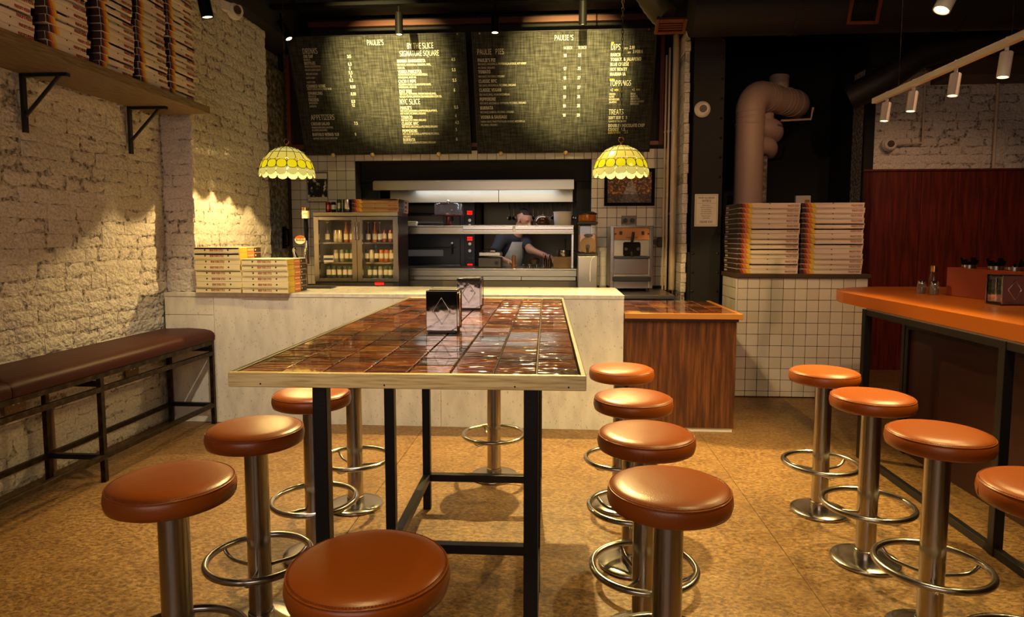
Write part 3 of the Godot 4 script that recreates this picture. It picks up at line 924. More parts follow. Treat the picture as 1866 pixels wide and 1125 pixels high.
# a square box w wide; kind 0: stripes and shop name on its front, kind 1: NEW YORK STYLE on its front, stripes on its right side
func make_box(w: float, d: float, h: float, kind: int) -> Array:
	var body := MB.new()
	body.bx(V(0, h * 0.31, -d / 2), V(w - 0.004, h * 0.62, d - 0.004), 0.0012)
	var lid := MB.new()
	lid.bx(V(0, h * 0.81, -d / 2), V(w, h * 0.36, d), 0.0015)
	lid.bx(V(0, h * 0.5, -0.002), V(w - 0.012, h * 0.9, 0.004), 0.0008)
	var pr := MB.new(); pr.use_col = true
	var face := Transform3D(Basis(), V(-w / 2, 0, 0.0))
	var y0 := h * 0.06
	var y1 := h * 0.94
	if kind == 0:
		stripes(pr, face, [[0.0, 0.045, BROWN], [0.045, 0.085, RED], [0.085, 0.14, ORANGE], [0.14, 0.20, YELLOW]], w, y0, y1, 0.035 * w, 0.0014)
		pr.c = RED
		text(pr, "PAULIE'S PIZZA", h * 0.36, face * Transform3D(Basis(), V(w * 0.965, h * 0.26, 0.0004)), 0.6, true, 1, 0.0012, 0.12)
		pr.c = BROWN
		pr.prism(PackedVector2Array([Vector2(w * 0.485, y1), Vector2(w * 0.515, y1), Vector2(w * 0.506, y1 - h * 0.16), Vector2(w * 0.494, y1 - h * 0.16)]), 0.0, 0.0016, face)
		# dark side with the name in red bars
		var left := Transform3D(Basis(Vector3.UP, -PI / 2), V(-w / 2, 0, -d))
		pr.c = BROWN
		pr.prism(PackedVector2Array([Vector2(0.004, y0), Vector2(d - 0.004, y0), Vector2(d - 0.004, y1), Vector2(0.004, y1)]), -0.0015, 0.0008, left)
		pr.c = Color(0.6, 0.45, 0.34)
		text(pr, "PAULIE'S PIZZA", h * 0.36, left * Transform3D(Basis(), V(d * 0.05, h * 0.26, 0.0006)), 0.6, true, -1, 0.0012, 0.12)
		var right := Transform3D(Basis(Vector3.UP, PI / 2), V(w / 2, 0, 0))
		pr.c = BROWN
		pr.prism(PackedVector2Array([Vector2(0.004, y0), Vector2(d * 0.5, y0), Vector2(d * 0.55, y1), Vector2(0.004, y1)]), -0.0015, 0.0008, right)
		pr.c = RED
		text(pr, "PAULIE'S PIZZA", h * 0.36, right * Transform3D(Basis(), V(d * 0.62, h * 0.26, 0.0006)), 0.5, true, -1, 0.0012, 0.12)
	else:
		pr.c = RED
		text(pr, "NEW YORK STYLE", h * 0.40, Transform3D(Basis(), V(0, h * 0.3, 0.0006)), 0.55, true, 0, 0.0012, 0.05)
		pr.c = BROWN
		for s in [-1, 1]:
			pr.cyl(V(s * w * 0.252, h * 0.52, -0.002), V(s * w * 0.252, h * 0.52, 0.0014), h * 0.145, 16)
		var right := Transform3D(Basis(Vector3.UP, PI / 2), V(w / 2, 0, 0))
		stripes(pr, right, [[0.0, 0.33, YELLOW], [0.33, 0.66, ORANGE], [0.66, 0.985, BROWN]], d, y0, y1, 0.0, 0.0014)
		pr.c = Color(0.8, 0.55, 0.3)
		pr.prism(PackedVector2Array([Vector2(d * 0.36, h * 0.4), Vector2(d * 0.62, h * 0.4), Vector2(d * 0.62, h * 0.62), Vector2(d * 0.36, h * 0.62)]), 0.0, 0.0022, right)
		pr.c = Color(0.8, 0.75, 0.66)
		pr.cyl(right * V(d * 0.72, h * 0.5, 0), right * V(d * 0.72, h * 0.5, 0.0024), h * 0.17, 14)
	return [body.mesh(), lid.mesh(), pr.mesh()]
func stripes(pr: MB, t: Transform3D, list: Array, w: float, y0: float, y1: float, slant: float, out: float):
	for s in list:
		pr.c = s[2]
		var a: float = s[0] * w
		var b: float = s[1] * w
		var sa := slant if a > 0.0 else 0.0
		pr.prism(PackedVector2Array([Vector2(a + sa + 0.0003, y0), Vector2(b + slant - 0.0003, y0), Vector2(b - 0.0003, y1), Vector2(a + 0.0003, y1)]), -0.001, out, t)
func box_thing(ms: Array, m: String, label: String, group: String) -> Node3D:
	var t := thing("pizza_box", label, "pizza box", Vector3.ZERO, 0.0, group)
	put("tray", ms[0], m, t)
	put("lid", ms[1], m, t)
	put("print", ms[2], "print_ink", t)
	return t
func stack(proto: Node3D, base: Vector3, turn: float, n: int, h: float, first: bool, where: String, jx := 0.006):
	for i in n:
		var off := Basis(Vector3.UP, turn) * V(rng.randf_range(-jx, jx), 0, rng.randf_range(-jx * 0.6, 0))
		var at := base + off + V(0, i * h, 0)
		var tw := turn + rng.randf_range(-0.012, 0.012)
		var label: String = "%s pizza box from the bottom %s" % [ORD[i], where]
		if i == n - 1 and jx < 0.013: label = "topmost pizza box %s" % where
		if i == 0: label = "bottom pizza box %s" % where
		if first and i == 0:
			proto.position = at; proto.rotation.y = tw; proto.set_meta("label", label)
		else:
			dup(proto, "pizza_box", label, at, tw)

func pizza_boxes():
	# on the wall shelf: five stacks seen from their fronts, running out of the top of the frame
	var p := box_thing(make_box(0.298, 0.37, 0.0425, 0), "card_white", "", "pizza boxes stacked on the wall shelf")
	var zs := [-4.485, -4.155, -3.81, -3.42, -3.03]
	var ns := [18, 15, 13, 10, 8]
	var wh := ["of the wall shelf stack nearest the chimney breast", "of the second shelf stack from the chimney breast", "of the middle stack on the wall shelf", "of the fourth shelf stack from the chimney breast", "of the shelf stack cut by the left picture edge"]
	for k in 5:
		stack(p, V(-2.655, 2.4165, zs[k]), PI / 2, ns[k], 0.0428, k == 0, wh[k], 0.014)
	# on the marble counter
	p = box_thing(make_box(0.362, 0.355, 0.0432, 1), "card_cream", "", "pizza boxes on the marble counter")
	stack(p, V(-2.598, 1.0185, -4.745), 0.0, 8, 0.0435, true, "of the taller left stack on the marble counter", 0.007)
	stack(p, V(-2.226, 1.0185, -4.735), 0.0, 6, 0.0435, false, "of the shorter right stack on the marble counter", 0.004)
	# on the tiled block
	p = box_thing(make_box(0.535, 0.46, 0.0447, 0), "card_white", "", "pizza boxes on the tiled block")
	stack(p, V(1.852, 1.1205, -5.945), 0.0, 14, 0.045, true, "of the left stack on the tiled block", 0.005)
	stack(p, V(2.402, 1.1205, -5.945), 0.0, 14, 0.045, false, "of the right stack on the tiled block", 0.005)
	# on the drinks cooler
	p = box_thing(make_box(0.475, 0.41, 0.0425, 0), "card_brown", "", "pizza boxes on the drinks cooler")
	stack(p, V(-1.832, 1.6995, -6.335), 0.0, 3, 0.0428, true, "of the three on the drinks cooler", 0.004)

# ------------------------------------------------------------------ leaded glass pendants
func dome(a: float) -> Vector2:        # profile of the shade, a from 0 at the crown to 1 at the rim
	return Vector2(0.215 * pow(sin(a * PI / 2 * 0.985), 0.92), 0.235 * cos(a * PI / 2))
func dome_at(u: float, a: float, lift := 0.0) -> Vector3:
	var p := dome(a)
	var d := dome(minf(a + 0.01, 1.0)) - dome(maxf(a - 0.01, 0.0))
	var n := Vector2(-d.y, d.x).normalized()
	p += n * lift
	return V(p.x * cos(u), p.y, p.x * sin(u))
func pane(pts: Array, th := 0.003) -> ArrayMesh:   # pts: outline as (u, a), bulged over the dome
	var mb := MB.new()
	var cu := 0.0
	var ca := 0.0
	for p in pts: cu += p[0] / pts.size(); ca += p[1] / pts.size()
	var dn := func(u: float, a: float) -> Vector3: return (dome_at(u, a, 0.01) - dome_at(u, a, 0.0)).normalized()
	for i in pts.size():
		var p: Array = pts[i]
		var q: Array = pts[(i + 1) % pts.size()]
		mb.tri(dome_at(cu, ca, 0.0015 + th), dome_at(p[0], p[1], th), dome_at(q[0], q[1], th), dn.call(cu, ca), dn.call(p[0], p[1]), dn.call(q[0], q[1]))
	return mb.mesh()
func pendants():
	var N := 16
	var ds := TAU / N
	var t := thing("pendant_lamp", "yellow leaded glass pendant lamp hanging near the brick chimney breast, at left", "pendant lamp", V(-2.205, 1.932, -5.15), 0.0, "leaded glass pendant lamps")
	var g := 0.012
	var ga := 0.006
	var kinds := []
	var HW := ds * 0.5
	var oval := func(u: float, sgn: float) -> float:      # upper (-1) or lower (1) edge of an oval at u within its sector
		var x := clampf(absf(u - HW) / (HW - 0.004), 0.0, 1.0)
		return 0.755 + sgn * 0.098 * pow(1.0 - pow(x, 2.6), 0.5)
	for r in [[0.09, 0.26], [0.26, 0.43]]:
		kinds.append([pane([[g, r[0] + ga], [ds - g, r[0] + ga], [ds - g, r[1] - ga], [HW, r[1] - ga], [g, r[1] - ga]]), "pane_cream"])
	var pts := [[g * 0.6, 0.43 + ga], [ds - g * 0.6, 0.43 + ga]]
	for i in 13:
		var u := lerpf(ds - g * 0.4, g * 0.4, i / 12.0)
		var e := minf(u, ds - u)
		var a2: float = oval.call(u, -1.0) - 0.006
		if e < ds * 0.2: a2 = minf(a2, 0.655 - 0.045 * (1.0 - e / (ds * 0.2)) - 0.006)
		pts.append([u, a2])
	kinds.append([pane(pts), "pane_gold"])
	var ov := []
	for i in 24:
		var x := TAU * i / 24.0
		var cx := cos(x); var sx := sin(x)
		ov.append([HW + signf(cx) * pow(absf(cx), 0.75) * (HW - 0.009), 0.755 + signf(sx) * pow(absf(sx), 0.85) * 0.092])
	kinds.append([pane(ov), "pane_yellow"])
	kinds.append([pane([[-ds * 0.2, 0.655], [0.0, 0.61], [ds * 0.2, 0.655], [0.0, 0.715]]), "pane_amber"])
	var sc := []
	for i in 11:
		var x := PI * i / 10.0
		sc.append([HW + cos(x) * (HW - 0.004), 0.905 + sin(x) * 0.095])
	for i in 11:
		var u := lerpf(0.004, ds - 0.004, i / 10.0)
		sc.append([u, minf((oval.call(u, 1.0) as float) + 0.005, 0.9)])
	kinds.append([pane(sc), "pane_cream"])
	for k in kinds:
		for i in N:
			var p := put("glass_pane", k[0], k[1], t)
			p.rotation.y = -ds * i
	# lead came: ribs, rings, ovals
	var mb := MB.new()
	for i in N:
		var u := ds * i
		pts = []
		for j in 9: pts.append(dome_at(u, lerpf(0.08, 0.61, j / 8.0), 0.003))
		mb.tube(pts, 0.0023, 5)
		pts = []
		for j in 4: pts.append(dome_at(u, lerpf(0.70, 0.86, j / 3.0), 0.003))
		mb.tube(pts, 0.0023, 5)
		pts = []
		for j in 20:
			var x := TAU * j / 20.0
			var cx := cos(x); var sx := sin(x)
			pts.append(dome_at(u + HW + signf(cx) * pow(absf(cx), 0.75) * (HW - 0.003), 0.755 + signf(sx) * pow(absf(sx), 0.85) * 0.097, 0.003))
		mb.tube(pts, 0.0022, 5, true)
		mb.tube([dome_at(u - ds * 0.24, 0.655, 0.003), dome_at(u, 0.60, 0.003), dome_at(u + ds * 0.24, 0.655, 0.003), dome_at(u, 0.71, 0.003)], 0.002, 5, true)
		pts = []
		for j in 9:
			var x := PI * j / 8.0
			pts.append(dome_at(u + ds * 0.5 + cos(x) * ds * 0.5, 0.905 + sin(x) * 0.1, 0.002))
		mb.tube(pts, 0.0016, 5)
	for a in [0.09, 0.26, 0.43]:
		pts = []
		for j in 48: pts.append(dome_at(TAU * j / 48.0, a, 0.003))
		mb.tube(pts, 0.0023, 5, true)
	put("lead_came", mb, "lead_came", t)
	mb = MB.new(); mb.lathe(Transform3D(), [Vector2(0, 0.215), Vector2(0.035, 0.218), Vector2(0.036, 0.228), Vector2(0.02, 0.24), Vector2(0.008, 0.246), Vector2(0.008, 0.262), Vector2(0, 0.264)], 24); put("crown_cap", mb, "brass", t)
	mb = MB.new()
	var ring := []
	for i in 20: ring.append(V(cos(TAU * i / 20) * 0.02, 0.282 + sin(TAU * i / 20) * 0.02, 0))
	mb.tube(ring, 0.0032, 6, true); put("hanging_ring", mb, "brass", t)
	mb = MB.new()
	var y := 0.31
	var odd := false
	while y < 1.95:
		var l := []
		for i in 12:
			var x := TAU * i / 12.0
			var o := V(cos(x) * 0.0085, sin(x) * 0.017, 0)
			if odd: o = V(0, o.y, o.x)
			l.append(o + V(0, y, 0))
		mb.tube(l, 0.0021, 5, true)
		y += 0.028; odd = not odd
	put("chain", mb, "worn_steel", t)
	mb = MB.new(); mb.cyl(V(0, 1.93, 0), V(0, 2.068, 0), 0.05, 24); put("ceiling_rose", mb, "black_gloss", t)
	mb = MB.new(); mb.cyl(V(0, 0.16, 0), V(0, 0.215, 0), 0.02, 16); put("lamp_holder", mb, "brass", t)
	mb = MB.new(); mb.lathe(Transform3D(), [Vector2(0, 0.055), Vector2(0.018, 0.06), Vector2(0.029, 0.078), Vector2(0.031, 0.095), Vector2(0.025, 0.118), Vector2(0.014, 0.14), Vector2(0.013, 0.162), Vector2(0, 0.163)], 20, 0.5); put("bulb", mb, "bulb_glow", t)
	var l := OmniLight3D.new(); l.name = "pendant_light"; t.add_child(l)
	l.position = V(0, 0.095, 0); l.light_energy = 1.9; l.light_color = Color(1.0, 0.84, 0.54); l.light_size = 0.012; l.omni_range = 14.0; l.omni_attenuation = 2.0; l.shadow_enabled = true
	dup(t, "pendant_lamp", "yellow leaded glass pendant lamp hanging above the right end of the marble counter", V(0.466, 1.915, -5.15), 0.1)

# ------------------------------------------------------------------ spot lamps
func can_lamp(called: String, label: String, at: Vector3, dir: Vector3, r: float, L: float, m: String, group: String, energy: float, angle: float, color := WARM, beam := Vector3.ZERO) -> Node3D:
	# at is the middle of the lens end; dir points where the lamp shines
	var t := thing(called, label, "spotlight", at, 0.0, group)
	dir = dir.normalized()
	var up := -dir
	var x := up.cross(V(0, 0, 1) if absf(up.z) < 0.9 else V(1, 0, 0)).normalized()
	var bs := Transform3D(Basis(x, up, x.cross(up)), Vector3.ZERO)
	var mb := MB.new()
	mb.lathe(bs, [Vector2(r * 0.82, 0.012), Vector2(r * 0.86, 0.0), Vector2(r, 0.0), Vector2(r, L - 0.004), Vector2(r - 0.004, L), Vector2(0, L)], 28)
	put("housing", mb, m, t)
	mb = MB.new(); mb.lathe(bs, [Vector2(0, 0.006), Vector2(r * 0.83, 0.006)], 24); put("lens", mb, "lamp_lens", t)
	var top := up * L
	mb = MB.new()
	mb.cyl(top - up * 0.02, V(top.x, top.y + 0.07, top.z), 0.009, 12)
	put("stem", mb, m, t)
	if energy > 0.0:
		var l := spot("spot_light", at + dir * 0.012, at + (dir if beam == Vector3.ZERO else beam.normalized()) * 2.0, energy, angle, color, 0.025, 1.0 if beam != Vector3.ZERO else 0.55, t)
	return t
func spot_lamps():
	# black lamps over the menu boards
	can_lamp("spotlight", "black cylinder spotlight in front of the left menu board", V(-1.505, 3.325, -6.1), V(0, -1, -0.02), 0.036, 0.2, "black_gloss", "black cylinder spotlights", 0.8, 50.0, Color(1.0, 0.9, 0.56), V(-0.12, -0.25, -0.6))
	can_lamp("spotlight", "black cylinder spotlight at the upper left corner of the right menu board", V(-0.61, 3.32, -6.1), V(0, -1, 0.1), 0.036, 0.2, "black_gloss", "black cylinder spotlights", 2.2, 40.0)
	can_lamp("spotlight", "black cylinder spotlight angled at the top of the right menu board", V(0.19, 3.36, -6.05), V(0.0, -1, -0.2), 0.036, 0.2, "black_gloss", "black cylinder spotlights", 0.8, 50.0, Color(1.0, 0.9, 0.56), V(-0.08, -0.25, -0.62))
	can_lamp("spotlight", "dark cylinder spotlight tilted at the far left above the left menu board", V(-2.60, 3.34, -6.2), V(0.5, -1, 0.1), 0.036, 0.2, "black_gloss", "black cylinder spotlights", 0.0, 40.0)
	can_lamp("spotlight", "black cylinder spotlight in front of the chimney breast, beside the shelf", V(-2.195, 2.80, -4.0), V(0.16, -1, -0.1), 0.037, 0.34, "black_gloss", "black cylinder spotlights", 2.0, 45.0)
	var mb := MB.new(); mb.span(V(-2.75, 3.585, -6.13), V(0.5, 3.62, -6.05), 0.003)
	var tr := thing("lamp_track", "thin black lighting track above the menu boards", "track")
	put("rail", mb, "black_gloss", tr)
	for x in [-2.4, -1.0, 0.3]:
		mb = MB.new(); mb.cyl(V(x, 3.62, -6.09), V(x, 4.0, -6.09), 0.006, 8); put("hanger", mb, "black_gloss", tr)
	# white track over the orange bar
	tr = thing("lamp_track", "white lighting track hung on wires over the orange bar", "track")
	mb = MB.new(); mb.span(V(2.085, 2.337, -4.62), V(2.12, 2.372, -1.4), 0.003); put("rail", mb, "white_plastic", tr)
	for z in [-4.3, -3.28, -1.9]:
		mb = MB.new(); mb.cyl(V(2.1, 2.37, z), V(2.1, 4.0, z), 0.0018, 6); put("wire", mb, "worn_steel", tr)
	var zs := [-4.47, -4.15, -3.73, -3.33, -2.6]
	var wh := ["farthest along the white track, by the brick wall", "second from the far end of the white track", "third from the far end of the white track", "fourth along the white track, near the right picture edge", "on the white track outside the right picture edge"]
	for i in 5:
		can_lamp("spotlight", "white cylinder spotlight " + wh[i], V(2.102, 2.195, zs[i]), V(-0.12, -1, 0.03), 0.027, 0.12, "white_plastic", "white cylinder spotlights on the track", [3.6, 1.6, 3.4, 3.0, 1.0][i], 40.0, WARM, V(-0.62, -1.0, 0.06))
	can_lamp("spotlight", "white cylinder spotlight tilted at the top right, nearest the camera", V(1.735, 2.47, -3.2), V(-0.5, -1, 0.1), 0.037, 0.16, "white_plastic", "white cylinder spotlights on the track", 1.6, 50.0)
	# ceiling lamps out of frame
	var cl := [[1.3, 3.5, -1.9, 1.45, -3.0, 5.0, "above the orange bar stools"], [-0.25, 3.5, -5.35, -0.05, -3.2, 27.0, "above the marble counter"], [-0.35, 3.5, -0.75, -0.4, -1.3, 4.2, "above the near table end"], [-0.9, 3.55, -2.5, -0.9, -4.6, 8.0, "facing the marble counter"], [3.6, 3.6, -4.6, 3.9, -7.3, 1.9, "facing the right brick wall"], [2.3, 3.7, -3.0, 1.95, -7.0, 3.2, "facing the spiral duct"], [-1.6, 3.6, -1.4, -3.0, -3.8, 1.0, "facing the left brick wall"]]
	for k in 2:
		var bx: float = [-1.75, 0.08][k]
		can_lamp("spotlight", "black ceiling spotlight out of the picture facing the %s menu board" % ["left", "right"][k], V(bx, 3.45, -3.0), V(0, -0.3, -3.7), 0.04, 0.2, "black_gloss", "ceiling spotlights", 150.0, 11.5, Color(1.0, 0.9, 0.57), V(0, -0.3, -3.7))
	for s in cl:
		can_lamp("spotlight", "black ceiling spotlight out of the picture " + s[6], V(s[0], s[1], s[2]), V(s[3], 0, s[4]) - V(s[0], s[1], s[2]), 0.04, 0.2, "black_gloss", "ceiling spotlights", s[5], 38.0 if s[2] < -0.8 else 16.0, Color(1.0, 0.76, 0.56) if absf(s[0]) > 1.5 else (Color(1.0, 0.93, 0.8) if s[0] < -0.8 else WARM))

# ------------------------------------------------------------------ menu boards
func menu_boards():
	for k in 2:
		var x0: float = [-2.776, -0.888][k]
		var x1: float = [-0.951, 0.925][k]
		var t := thing("menu_board", ["dark menu board at left listing drinks, appetizers and slices", "dark menu board at right listing pies, dips, toppings and treats"][k], "menu board", Vector3.ZERO, 0.0, "tilted menu boards")
		var W := x1 - x0
		var org := V(x0, 2.343, -6.975)
		var up := V(0, 1.13, 0.425)
		var Hh := up.length()
		up = up.normalized()
		var bt := Transform3D(Basis(V(1, 0, 0), up, V(1, 0, 0).cross(up)), org)
		var mb := MB.new(); mb.box(bt * Transform3D(Basis(), V(W / 2, Hh / 2, -0.008)), V(W, Hh, 0.016), 0.002); put("panel", mb, "menu_canvas", t)
		mb = MB.new()
		for sx in [0.003, W - 0.003]: mb.box(bt * Transform3D(Basis(), V(sx, Hh / 2, 0.0)), V(0.008, Hh, 0.02), 0.001)
		mb.box(bt * Transform3D(Basis(), V(W / 2, Hh - 0.003, 0.0)), V(W, 0.008, 0.02), 0.001)
		put("frame", mb, "black_steel", t)
		for sx in ([0.31, 0.745, 1.47] if k == 0 else [0.25, 0.94, 1.37]):
			mb = MB.new()
			var pr := []
			for i in 11: pr.append(Vector2(0.024 * sin(PI * i / 10.0), -0.024 * cos(PI * i / 10.0)))
			mb.lathe(Transform3D(Basis(), bt * V(sx, 0.0, 0.012)), pr, 20, 0.3); put("wooden_knob", mb, "wooden_ball", t)
		for sx in [0.08, W - 0.08]:
			mb = MB.new(); mb.cyl(bt * V(sx, Hh - 0.01, 0.0), bt * V(sx, Hh, 0) + V(0, 0.56, 0.0), 0.002, 6); put("wire", mb, "worn_steel", t)
			mb = MB.new(); mb.cyl(bt * V(sx, Hh - 0.012, 0.0), bt * V(sx, Hh - 0.012, 0.012), 0.01, 12); put("clip", mb, "chrome", t)
		# lettering, placed in the photograph's own board measures
		var yt: float = [65.0, 58.5][k]
		var yb: float = [284.0, 278.5][k]
		var wt := MB.new(); var ye := MB.new()
		var lines: Array = menu_left() if k == 0 else menu_right()
		for l in lines:
			var px: float = l[0]
			var py: float = l[1]
			var cap: float = l[2]
			cap = cap * 0.78 if cap < 5.0 else (cap * 0.86 if cap < 8.0 else cap * 0.95)
			var f := (yb - py) / (yb - yt)
			var xl := lerpf([557.0, 869.0][k], [527.0, 863.0][k], f)
			var xr := lerpf([858.0, 1187.0][k], [851.0, 1190.0][k], f)
			var sc := W / (xr - xl)
			var al: int = l[4] if l.size() > 4 else -1
			var u := (px - xl) * sc
			var pos := bt * V(u, f * Hh - cap * sc * 0.5, 0.0004)
			var dst := ye if l.size() > 5 else wt
			text(dst, l[3], cap * sc * 1.04, Transform3D(bt.basis, pos), 0.66, cap > 4.9 and cap < 7.0, al, 0.0012)
		put("lettering", wt, "chalk_white", t)
		if ye.v.size(): put("yellow_lettering", ye, "chalk_yellow", t)
	# timber frame that carries the boards
	var f := thing("timber_frame", "red-brown timber frame on the wall behind the menu boards", "frame")
	for r in [[-2.985, 2.42, -2.94, 3.76], [1.025, 2.42, 1.07, 3.76]]:
		var mb := MB.new(); mb.span(V(r[0], r[1], -7.05), V(r[2], r[3], -6.985), 0.003); put("post", mb, "red_brown_timber", f)
	for r in [[3.70, 3.76], [2.42, 2.46]]:
		var mb := MB.new(); mb.span(V(-2.939, r[0], -7.05), V(1.024, r[1], -6.99), 0.003); put("rail", mb, "red_brown_timber", f)
func menu_left() -> Array:
	var a := [[689.3, 78.7, 8.5, "PAULIE'S", 0], [556.5, 91, 9, "DRINKS"], [557.5, 100, 6, "ON TAP"], [558, 106, 4, "MODELO"], [559, 112, 6, "BOTTLES"], [559.5, 118, 4, "MODELO,BUDWEISER"], [560, 124, 4, "PACIFICO,BUD LIGHT"], [561, 131, 4, "WKD,MICHIGAN"], [561, 138, 4, "LUCKY SAINT"], [562, 146, 4, "TASTY CORE"], [562, 153, 6, "CANNED WINE"], [563, 158.5, 4, "PINOT GRIGIO,ROSE,PINOT NOIR"], [564, 166, 6, "SPARKLING"], [564.5, 172, 4, "PROSECCO"], [565, 178, 6, "FROZEN"], [565.5, 184, 4, "MARGARITA"], [566, 190, 4, "LAGERITA"], [568, 211, 9, "APPETIZERS"], [568.5, 223, 6, "CAESAR SALAD"], [569.5, 230.2, 3.6, "ROMAINE,DRESSING,CROUTONS,"], [570, 235.3, 3.6, "PECORINO,ANCHOVIES"], [570.5, 243.5, 6, "BUFFALO WINGS 1LB"], [572, 251.3, 3.8, "BUFFALO SAUCE, BLUE CHEESE DIP"]]
	for p in [[641, 101.5, "2/5"], [642, 115, "6.5"], [642, 122.5, "6"], [643, 130, "5.5"], [643.5, 136.5, "6"], [644, 143.5, "6.2"], [646.5, 155.5, "8.99"], [647, 168.3, "8.99"], [646.5, 182, "8.9"], [646.5, 189, "12"], [650.5, 223, "7.5"], [649.5, 244, "9"], [828.5, 110.3, "4.5"], [829, 128.5, "5.5"], [830, 147, "5.5"], [829.5, 164.5, "6"], [832, 195.7, "5.5"], [831, 211.5, "4"], [833, 224, "4.5"], [831.5, 237.3, "5"], [832, 255.5, "6"]]:
		a.append([p[0], p[1], 6, p[2], 0])
	a.append_array([[770, 86, 9, "BY THE SLICE", 0], [768, 99, 8.6, "SIGNATURE SQUARE", 0], [727.8, 111.5, 6, "NONNA MARGHERITA"], [728, 118.2, 4, "RED SAUCE, MOZZARELLA, PARMESAN, BASIL,"], [728.5, 123.5, 4, "OLIVE OIL"], [729, 130, 6, "VODKA PANCETTA"], [729, 135.5, 4, "VODKA PANCETTA SAUCE,MOZZARELLA,"], [729.5, 140.5, 4, "PARMIGIANA, OLIVE OIL"], [729.5, 147.2, 6, "CACIO E PEPE"], [730, 153.3, 4, "PECORINO CHEESE & BLACK PEPPER SAUCE,"], [730, 158, 4, "PARMIGIANA, OLIVE OIL"], [730.5, 165, 6, "EAST SIDE"], [731, 170.2, 4, "RED SAUCE, PEPPERONI, ITALIAN SAUSAGE,BASIL,"], [731, 175.2, 4, "PICKLED PEPPERS,PEPERONCINI,PARMIGIANA OLIVE OIL"], [731, 184.5, 9, "NYC SLICE"], [731.8, 195.5, 6, "PAULIE'S"], [732, 201.3, 4, "RED SAUCE,MOZZARELLA,PEPPERONI,JALAPENOS,"], [732, 206.2, 4, "HOT HONEY,PECORINO,OREGANO"], [733, 213, 6, "TOMATO"], [733.5, 218.7, 4, "RED SAUCE,PECORINO,OREGANO"], [734, 225, 6, "CLASSIC NYC"], [734.5, 231, 4, "RED SAUCE, MOZZARELLA,PECORINO,OREGANO"], [735, 238.8, 6, "PEPPERONI"], [735.5, 244.5, 4, "RED SAUCE,MOZZARELLA,PEPPERONI,PECORINO,"], [736, 249.8, 4, "OREGANO"], [736, 255.7, 6, "BURRATA"], [736.5, 261.3, 4, "RED SAUCE,BURRATA,PECORINO,OREGANO"]])
	return a
func menu_right() -> Array:
	var a := [[1027.7, 71.5, 8.8, "PAULIE 'S", 0], [872.8, 92.5, 9, "PAULIE   PIES"]]
	var names := [[106.8, "PAULIE'S PIE"], [127, "TOMATO"], [143.5, "CLASSIC NYC"], [159.5, "CLASSIC VEGAN"], [176, "PEPPERONI"], [192, "BURRATA"], [209, "VODKA & SAUSAGE"]]
	for i in names.size(): a.append([873.0 + i * 0.6, names[i][0], 6.6, names[i][1]])
	for l in [[113.5, "RED SAUCE, MOZZARELLA, PEPPERONI,JALAPENOS, HOT HONEY"], [120, "PECORINO, OREGANO"], [135.3, "RED SAUCE, PECORINO, OREGANO"], [151.2, "RED SAUCE, MOZZARELLA, PECORINO, OREGANO"], [167.8, "RED SAUCE, BASIL, VEGAN MOZZARELLA"], [183.6, "RED SAUCE, MOZZARELLA, PEPPERONI, PECORINO, OREGANO"], [200, "RED SAUCE, BURRATA, PECORINO, OREGANO"], [217.5, "VODKA SAUCE, PANCETTA/ITALIAN SAUSAGE, MOZZARELLA,"], [223.7, "PECORINO, OREGANO"]]:
		a.append([873.5 + (l[0] - 113.5) * 0.03, l[0], 4.1, l[1]])
	a.append([1027.5, 88.5, 5, "14 INCH"]); a.append([1052.8, 88.5, 5, "18 INCH"])
	for p in [[101.5, "18", "25"], [124.2, "17", "25"], [140.5, "18", "27"], [157.2, "18", "27"], [174, "19", "28"], [190.3, "19", "28"], [207.5, "19", "29"]]:
		a.append([1030, p[0], 6, p[1], 0]); a.append([1055.6, p[0], 6, p[2], 0])
	a.append_array([[1110.8, 82, 4.2, "ASK", -1, 1], [1111, 89.2, 9, "DIPS"], [1134, 91.5, 3.8, "EACH"], [1143.5, 90.2, 6, "2.99"], [1140.5, 98.7, 3.8, "ANY"], [1149.5, 97.3, 6, "3 FOR 6"]])
	for l in [[102, "RANCH"], [110, "TOMATO & JALAPENO"], [118.3, "BLUE CHEESE"], [127, "HOT HONEY"], [135.3, "MARINARA"]]: a.append([1110.8, l[0], 6.4, l[1]])
	a.append_array([[1110.8, 145.3, 4.2, "EXTRA", -1, 1], [1111, 151.5, 9, "TOPPINGS"], [1112.5, 163.2, 5.5, "+2"], [1120, 163.2, 3.6, "EACH", -1, 1], [1151, 163.2, 5.5, "+3"], [1158.5, 163.2, 3.6, "EACH", -1, 1]])
	for i in 4: a.append([1110.5, 170.5 + i * 4.8, 4, ["ONIONS", "OLIVES", "MUSHROOMS", "JALAPENO"][i]])
	for i in 5: a.append([1149, 170.5 + i * 4.6, 4, ["NDUJA", "BURRATA", "ANCHOVIES", "ITALIAN SAUSAGE", "PEPPERONI"][i]])
	a.append_array([[1110.8, 203.2, 9, "TREATS"], [1110.8, 213.5, 6, "SOFT SERVE   5"], [1111, 220.2, 4, "FLAVOR OF THE MONTH"], [1110.8, 228, 6.4, "DOUBLE CHOCOLATE CHIP"], [1110.8, 235.3, 6.4, "COOKIE   3.5"], [1110.8, 241, 4.4, "GLASS OF MILK", -1, 1], [1140.5, 240, 5.6, "2.5"]])
	return a

